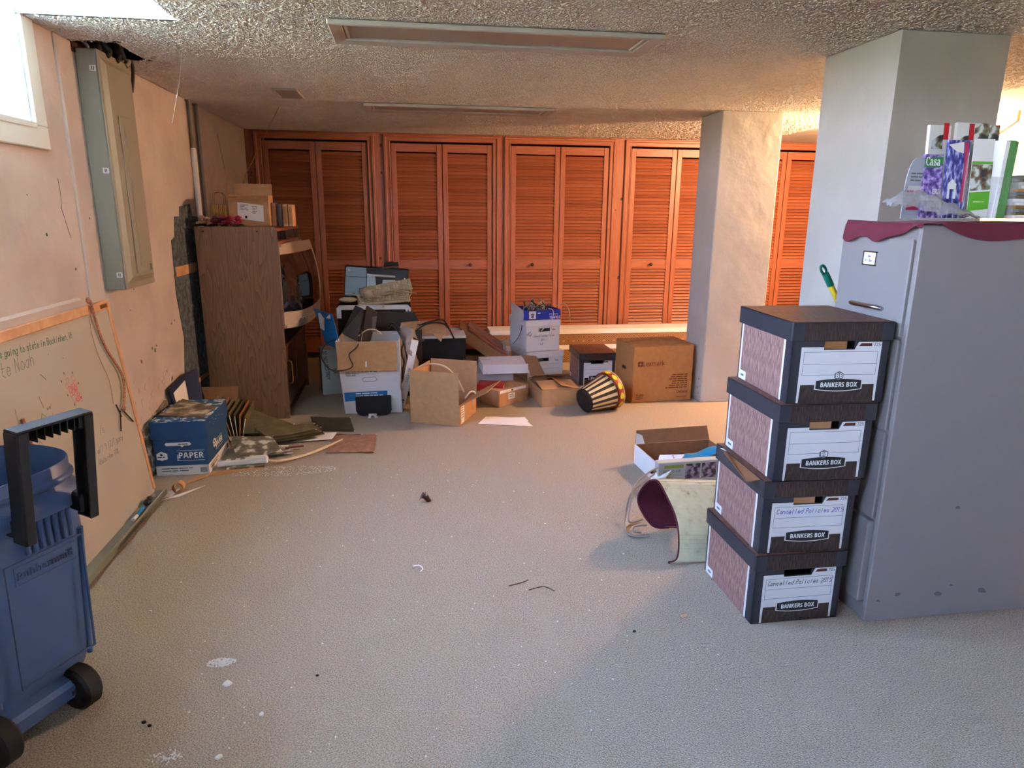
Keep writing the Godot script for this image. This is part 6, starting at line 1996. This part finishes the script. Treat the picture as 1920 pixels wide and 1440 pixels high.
	span(st, Vector3(-0.177, 0, 0.155), Vector3(0.177, 0.072, 0.16), 0.001)
	span(st, Vector3(-0.177, 0, -0.16), Vector3(0.177, 0.072, -0.155), 0.001)
	span(st, Vector3(-0.177, 0, -0.155), Vector3(-0.172, 0.068, 0.155))
	span(st, Vector3(0.172, 0, -0.155), Vector3(0.177, 0.068, 0.155))
	span(st, Vector3(-0.177, 0.068, -0.155), Vector3(0.177, 0.072, 0.155))
	obj("body", st, M.white_card, wl)
	var rbk := thing("red_book", "red covered book lying half under the small taped carton", "book", Vector3(0.60, 0.125, -4.985), -14.0)
	st = mk()
	bx(st, Vector3(0.20, 0.004, 0.15), at(0, 0.021, 0), 0.001)
	bx(st, Vector3(0.20, 0.004, 0.15), at(0, -0.021, 0), 0.001)
	bx(st, Vector3(0.006, 0.046, 0.15), at(-0.098, 0, 0), 0.002)
	bx(st, Vector3(0.19, 0.040, 0.004), at(0, 0, 0.072), 0.001)
	obj("cover", st, M.red_book, rbk)
	st = mk()
	bx(st, Vector3(0.186, 0.036, 0.136), at(0.002, 0, 0))
	obj("pages", st, M.paper, rbk)
	var sk := thing("taped_carton", "small brown carton with white tape and a label, in front of the flat white lid", "box", Vector3(0.70, 0, -4.985), 37.0)
	w = 0.315
	d = 0.20
	h = 0.125
	st = mk()
	span(st, Vector3(-w / 2, 0, -d / 2), Vector3(w / 2, h, d / 2), 0.004)
	obj("body", st, M.card, sk)
	patch(sk, "tape", rect(-w / 2 + 0.01, h - 0.022, w / 2 - 0.03, h - 0.001), M.white_card, at(0, 0, d / 2))
	var sl := patch(sk, "label", rect(-0.06, 0.045, 0.01, 0.09), M.white_card, at(0, 0, d / 2))
	small_print(sl, at(-0.05, 0.075, d / 2 + 0.0006), [0.04, 0.045], 0.008, M.ink_grey)
	patch(sk, "tape_print", rect(-0.03, h - 0.018, -0.012, h - 0.006), M.ink_black, at(0, 0, d / 2), 0.0014)
	var fc := thing("flap_carton", "small brown carton with one long flap sticking up, left of the striped basket", "box", Vector3(1.075, 0, -4.985), 5.7)
	carton(fc, 0.29, 0.38, 0.128, M.card, M.card, [7.0, 20.0, -1.0, 12.0], 0.5)
	st = mk()
	slab(st, Vector3(-0.125, 0.135, -0.13), Vector3(-0.025, 0.128, -0.03), Vector3(-0.115, 0.33, -0.09), Vector3(-0.20, 0.325, -0.17), 0.004)
	obj("flap", st, M.card_dark, fc)
	st = mk()
	slab(st, Vector3(0.155, 0.075, 0.165), Vector3(0.205, 0.095, 0.165), Vector3(0.215, 0.148, 0.15), Vector3(0.165, 0.128, 0.15), 0.001)
	obj("price_tag", st, M.white_card, fc)
	# long card tray leaning in the gap, two folders on it
	var lt := thing("leaning_tray", "long brown card tray leaning down towards the white record boxes", "tray", Vector3(0.40, 0, -5.62))
	st = mk()
	slab(st, Vector3(0.0, 0.49, 0.10), Vector3(0.36, 0.245, 0.10), Vector3(0.40, 0.27, -0.12), Vector3(0.02, 0.52, -0.12), 0.006)
	slab(st, Vector3(0.04, 0.37, 0.105), Vector3(0.24, 0.225, 0.105), Vector3(0.36, 0.245, 0.10), Vector3(0.0, 0.49, 0.10), 0.006)
	obj("tray", st, M.card_dark, lt)
	for k in 2:
		st = mk()
		slab(st, Vector3(0.08, 0.465 + k * 0.02, 0.07 - 0.08 * k), Vector3(0.40, 0.245 + 0.02 * k, 0.07 - 0.08 * k), Vector3(0.42, 0.27 + 0.02 * k, -0.10 - 0.04 * k), Vector3(0.11, 0.485 + 0.02 * k, -0.10 - 0.04 * k), 0.010)
		tag(obj("brown_folder", st, M.folder_pink if k else M.pine_dark, null, at(0.40, 0, -5.62)), ["front", "rear"][k] + " brown folder sliding down the leaning card tray", "folder")
	var cp := thing("clear_box", "small clear plastic box standing behind the flat white lid", "box", Vector3(0.80, 0.22, -5.66), 10.0)
	st = mk()
	for x in [-0.03, 0.03]: bx(st, Vector3(0.004, 0.13, 0.06), at(x, 0.065, 0), 0.001)
	for z in [-0.03, 0.03]: bx(st, Vector3(0.06, 0.13, 0.004), at(0, 0.065, z), 0.001)
	obj("wall", st, M.acrylic, cp)
	st = mk()
	for x in [-0.031, 0.031]:
		for z in [-0.031, 0.031]: bx(st, Vector3(0.005, 0.134, 0.005), at(x, 0.067, z), 0.001)
	obj("edge", st, M.cable_grey, cp)
	st = mk()
	sheet(st, 10, 8, func(u: float, v: float) -> Vector3: return Vector3(lerpf(0.44, 0.80, u) + lerpf(0.0, 0.07, v) - 0.10 * u * v + (0.012 if v > 0.5 else 0.0) * sin(u * 8.0), 0.004 + 0.005 * sin(u * 4.0 + v * 2.0) * u * v, lerpf(-4.425, -4.585, v) + 0.04 * u * v + 0.13 * 0.0 - 0.0 * u + (1.0 - v) * u * 0.10), 0.001)
	tag(obj("paper_sheet", st, M.paper), "blank white paper sheet lying alone on the carpet before the cartons", "paper")

func diamond_cloth() -> StandardMaterial3D:
	var n := 96
	var img := Image.create(n, n, false, Image.FORMAT_RGB8)
	for y in n:
		for x in n:
			var u := absf(float(x) / n * 2.0 - 1.0)
			var v := absf(float(y) / n * 2.0 - 1.0)
			var d := u + v
			var ring := absf(fposmod(d * 2.5 + 0.5, 1.0) - 0.5) < 0.18 or d < 0.22
			var c := rgb(186, 140, 98) if ring else rgb(116, 78, 50)
			var thread := 0.92 + 0.08 * float((x + y) % 2)
			img.set_pixel(x, y, Color(c.r * thread, c.g * thread, c.b * thread))
	img.generate_mipmaps()
	return tri_mat(ImageTexture.create_from_image(img), Vector3(10, 13, 10), 0.95)

# ---------------------------------------------------------------- box and car mat beside the near stack
func middle_box() -> void:
	var t := thing("shallow_carton", "open shallow carton, white outside and brown inside, behind the curled car mat", "box", Vector3(1.50, 0, -3.44), 3.0)
	var w := 0.46
	var d := 0.30
	var st := mk()
	span(st, Vector3(-w / 2, 0, -d / 2), Vector3(w / 2, 0.005, d / 2))
	for q in [[-w / 2, -d / 2, w / 2, -d / 2 + 0.005], [-w / 2, -d / 2, -w / 2 + 0.005, d / 2], [w / 2 - 0.005, -d / 2, w / 2, d / 2]]:
		span(st, Vector3(q[0], 0.005, q[1]), Vector3(q[2], 0.115, q[3]), 0.001)
	span(st, Vector3(-w / 2, 0.005, d / 2 - 0.005), Vector3(w / 2, 0.06, d / 2), 0.001)
	obj("body", st, M.card_dark, t)
	st = mk()
	slab(st, Vector3(-w / 2 - 0.001, 0, -d / 2), Vector3(-w / 2 - 0.001, 0, d / 2), Vector3(-w / 2 - 0.001, 0.115, d / 2), Vector3(-w / 2 - 0.001, 0.115, -d / 2), -0.002)
	obj("white_side", st, M.white_card, t)
	st = mk()
	slab(st, Vector3(-w / 2, 0.117, -d / 2 + 0.004), Vector3(w / 2, 0.117, -d / 2 + 0.004), Vector3(w / 2 - 0.01, 0.195, -d / 2 - 0.02), Vector3(-w / 2 + 0.012, 0.19, -d / 2 - 0.02), 0.004)
	obj("flap", st, M.card_dark, t)
	st = mk()
	slab(st, Vector3(-w / 2, 0.115, -d / 2 + 0.01), Vector3(-w / 2 + 0.055, 0.115, -d / 2 + 0.01), Vector3(-w / 2 + 0.04, 0.165, -d / 2 + 0.002), Vector3(-w / 2 + 0.004, 0.18, -d / 2 + 0.002), 0.003)
	obj("corner_flap", st, M.white_card, t)
	# contents and the package standing in front
	var pk := thing("green_white_package", "grey and green printed package with two small pictures, leaning in the shallow carton", "package", Vector3(1.44, 0.0, -3.20), 3.0)
	st = mk()
	bx(st, Vector3(0.36, 0.142, 0.05), at(0, 0.071, -0.025), 0.003)
	obj("body", st, mat(rgb(176, 176, 166), 0.5), pk)
	var gm := mat(rgb(140, 150, 70), 0.6)
	patch(pk, "green_bar", rect(-0.148, 0.108, -0.04, 0.126), gm, at(0, 0, 0))
	text(pk, "EASY TO USE", 0.014, M.ink_grey, at(-0.105, 0.092, 0.001), "Droid Sans", false, 0.95)
	small_print(pk, at(-0.17, 0.07, 0), [0.06, 0.07, 0.075], 0.010, gm)
	for k in 2: patch(pk, "picture", rect(-0.028 + k * 0.092, 0.045, 0.055 + k * 0.092, 0.128), tri_mat(noise_tex(131 + k, 0.02, FastNoiseLite.TYPE_SIMPLEX_SMOOTH, [[0.3, rgb(50, 36, 44)], [0.5, rgb(120, 96, 104)], [0.7, rgb(160, 146, 158)]], 128, 3), Vector3.ONE * 9.0, 0.5), at(0, 0, 0))
	text(pk, "PLUG YOU CAN", 0.014, gm, at(0.09, 0.022, 0.001), "Droid Sans", true, 0.9)
	st = mk()
	sheet(st, 14, 8, func(u: float, v: float) -> Vector3: return Vector3(lerpf(1.42, 1.63, u), 0.105 + 0.05 * u + 0.018 * sin(PI * v) + 0.006 * sin(u * 9.0), lerpf(-3.26, -3.36, v)), 0.004)
	tag(obj("blue_pouch", st, mat(rgb(12, 120, 164), 0.35)), "glossy blue plastic pouch lying in the shallow carton", "pouch")
	st = mk()
	slab(st, Vector3(1.235, 0.055, -3.19), Vector3(1.29, 0.075, -3.16), Vector3(1.43, 0.155, -3.27), Vector3(1.30, 0.15, -3.29), 0.012)
	var nw := tag(obj("folded_newspaper", st, M.paper), "folded newspaper with a red number sticking out of the shallow carton", "newspaper") as MeshInstance3D
	var nf := Transform3D(Basis(Vector3(0.87, 0.46, -0.1).normalized(), Vector3(-0.3, 0.7, -0.6).normalized(), Vector3(-0.2, 0.55, 0.8).normalized()), Vector3(1.30, 0.118, -3.20))
	text(nw, "2", 0.018, M.ink_red, nf * at(0.06, 0.02, 0.012), "Droid Sans", true)
	for l in [[[Vector3(1.25, 0.12, -3.18), Vector3(1.18, 0.135, -3.10), Vector3(1.06, 0.115, -2.98), Vector3(1.0, 0.06, -2.86), Vector3(0.98, 0.015, -2.80), Vector3(1.05, 0.012, -2.82)], "outer grey cable loop left of the car mat", 0.0045], [[Vector3(1.22, 0.105, -3.14), Vector3(1.14, 0.115, -3.04), Vector3(1.03, 0.09, -2.94), Vector3(0.975, 0.04, -2.84), Vector3(0.935, 0.010, -2.72), Vector3(0.97, 0.010, -2.66), Vector3(1.03, 0.010, -2.66)], "long grey cable loop lying on the carpet left of the car mat", 0.0045], [[Vector3(1.05, 0.012, -2.76), Vector3(0.99, 0.014, -2.75), Vector3(0.97, 0.012, -2.71), Vector3(1.0, 0.012, -2.69)], "small inner cable loop left of the car mat", 0.004]]:
		st = mk()
		tube(st, curve(l[0], 8), l[2], 7)
		tag(obj("cable", st, M.cable_grey), l[1], "cable")
	st = mk()
	tube(st, [Vector3(1.225, 0.115, -3.15), Vector3(1.195, 0.125, -3.115)], 0.009, 8)
	tag(obj("cable_plug", st, M.cable_black), "black plug on the cable beside the folded newspaper", "plug")
	# the mat: carpet inside, rubber back outside, folded like a tent
	var prof := [Vector3(1.14, 0.012, -2.72), Vector3(1.06, 0.03, -2.72), Vector3(1.01, 0.12, -2.78), Vector3(1.03, 0.21, -2.76), Vector3(1.07, 0.245, -2.72), Vector3(1.09, 0.20, -2.64), Vector3(1.10, 0.14, -2.55), Vector3(1.085, 0.08, -2.47), Vector3(1.06, 0.022, -2.42), Vector3(1.02, 0.014, -2.41)]
	var sm := curve(prof, 5)
	var ext := Vector3(0.30, -0.03, -0.02)
	var mt := thing("car_mat", "maroon car mat with beige rubber back, folded like a tent beside the record boxes", "mat")
	for k in 2:
		st = mk()
		st.set_smooth_group(0)
		for i in sm.size() - 1:
			for j in 4:
				var a: Vector3 = sm[i] + ext * (j / 4.0)
				var b: Vector3 = sm[i + 1] + ext * (j / 4.0)
				var dir: Vector3 = (sm[min(i + 2, sm.size() - 1)] - sm[max(i - 1, 0)]).normalized()
				var n := dir.cross(ext).normalized() * (0.006 * k)
				quad(st, a + n, b + n, b + ext * 0.25 + n, a + ext * 0.25 + n)
		obj(["carpet", "rubber_back"][k], st, [M.mat_carpet, M.mat_back][k], mt)
	st = mk()
	tube(st, sm.map(func(p: Vector3) -> Vector3: return p + Vector3(0, 0, 0)), 0.005, 6)
	obj("bound_edge", st, M.mat_carpet, mt)

# ---------------------------------------------------------------- bits on the carpet
func litter() -> void:
	var o := thing("dry_leaf", "small curled dry brown leaf on the carpet in the middle of the room", "leaf", Vector3(0.05, 0, -3.18))
	var st := mk()
	sheet(st, 6, 4, func(u: float, v: float) -> Vector3: return Vector3(lerpf(-0.03, 0.03, u) * (1.0 - abs(v - 0.5)), 0.008 + 0.05 * abs(v - 0.5) + 0.012 * sin(u * 6.0), lerpf(-0.02, 0.02, v)), 0.001)
	tube(st, [Vector3(0, 0.02, 0), Vector3(0.004, 0.05, -0.01)], 0.002, 5)
	obj("blade", st, M.dark_wood, o)
	o = thing("paper_curl", "thin white curl of torn paper on the carpet nearer the viewer", "paper scrap", Vector3(0.005, 0, -2.51))
	st = mk()
	tube(st, curve([Vector3(-0.02, 0.003, -0.03), Vector3(0.005, 0.010, -0.02), Vector3(0.018, 0.006, 0.0), Vector3(0.008, 0.003, 0.018)]), 0.004, 5, 0.002)
	obj("curl", st, M.paper, o)
	o = thing("wood_chip", "small tan wood chip on the carpet in front of the record boxes", "wood chip", Vector3(0.943, 0, -2.055))
	st = mk()
	bx(st, Vector3(0.026, 0.008, 0.012), at(0, 0.004, 0, 20), 0.003)
	obj("chip", st, M.wood_trim, o)
	for q in [[Vector3(0.40, 0, -2.36), "longer of two brown twigs on the carpet in the middle foreground", 0.05], [Vector3(0.48, 0, -2.32), "shorter curved brown twig on the carpet in the middle foreground", 0.06]]:
		st = mk()
		tube(st, curve([q[0] + Vector3(-q[2], 0.003, 0.02), q[0] + Vector3(0, 0.003, 0.004), q[0] + Vector3(q[2] * 0.6, 0.003, -0.012 if q[2] < 0.055 else 0.04)]), 0.0018, 5)
		tag(obj("twig", st, M.dark_wood), q[1], "twig")
	for q in [[Vector3(-0.77, 0, -1.76), "dark crumb pair on the carpet beside the blue bin", 0.008], [Vector3(-0.315, 0, -1.90), "single dark crumb on the carpet right of the powder patch", 0.006], [Vector3(0.735, 0, -1.987), "dark crumb on the carpet before the record box stack", 0.007]]:
		st = mk()
		ball(st, q[0] + Vector3(0, q[2] * 0.6, 0), Vector3(q[2], q[2] * 0.6, q[2] * 0.7), 6)
		if q[2] > 0.0075: ball(st, q[0] + Vector3(0.02, q[2] * 0.5, 0.015), Vector3(q[2] * 0.8, q[2] * 0.5, q[2] * 0.6), 6)
		tag(obj("crumb", st, M.black_matt), q[1], "crumb")
	for q in [[Vector3(-0.58, 0, -1.90), "pinkish white plaster chip just in front of the powder patch", 0.014], [Vector3(-0.45, 0, -1.75), "small white plaster chip right of the powder patch", 0.008], [Vector3(-0.53, 0, -1.60), "white plaster chip near the front edge of the carpet", 0.009]]:
		st = mk()
		var pts := PackedVector2Array()
		for k in 7: pts.append(Vector2.from_angle(TAU * k / 7) * q[2] * rng.randf_range(0.6, 1.2))
		prism(st, pts, 0.005, Transform3D(Basis(Vector3(1, 0, 0), Vector3(0, 0, -1), Vector3(0, 1, 0)), q[0] + Vector3(0, 0.006, 0)))
		tag(obj("plaster_chip", st, M.powder), q[1], "plaster chip")
	# spilled white powder: many tiny grains
	scatter("powder_patch", "round patch of white powder on the carpet in the left foreground", "powder", Vector3(-0.626, 0, -2.01), 0.045, 260, 0.003, 0.5)
	scatter("powder_streak", "white powder streak on the carpet at the front left edge", "powder", Vector3(-0.67, 0, -1.62), 0.045, 70, 0.003, 0.6)
	scatter("plaster_dust", "white plaster dust scattered on the carpet along the spilled folders", "plaster dust", Vector3(-0.72, 0, -3.70), 0.30, 420, 0.003, 0.25)
	scatter("paint_flakes", "tiny pale paint flakes scattered over the open carpet", "paint flakes", Vector3(0.2, 0, -2.6), 1.6, 260, 0.003, 1.0)

func scatter(called: String, label: String, category: String, c: Vector3, r: float, n: int, s: float, flat: float) -> void:
	var st := mk()
	for i in n:
		var a := rng.randf_range(0, TAU)
		var q := r * (sqrt(rng.randf()) if r > 0.2 else pow(rng.randf(), 0.8))
		var p := c + Vector3(cos(a) * q, 0.0, sin(a) * q * (flat if r < 1.0 else 0.7))
		if p.x > 1.0 or p.x < -1.0 or (p.x < -0.75 and p.z > -2.3): continue
		var k := s * rng.randf_range(0.5, 1.2)
		bx(st, Vector3(k * 1.6, k * 0.8, k), at(p.x, k * 0.3, p.z, rng.randf_range(0, 180), 0, rng.randf_range(-15, 15)))
	tag(obj(called, st, M.powder), label, category, "", "stuff")
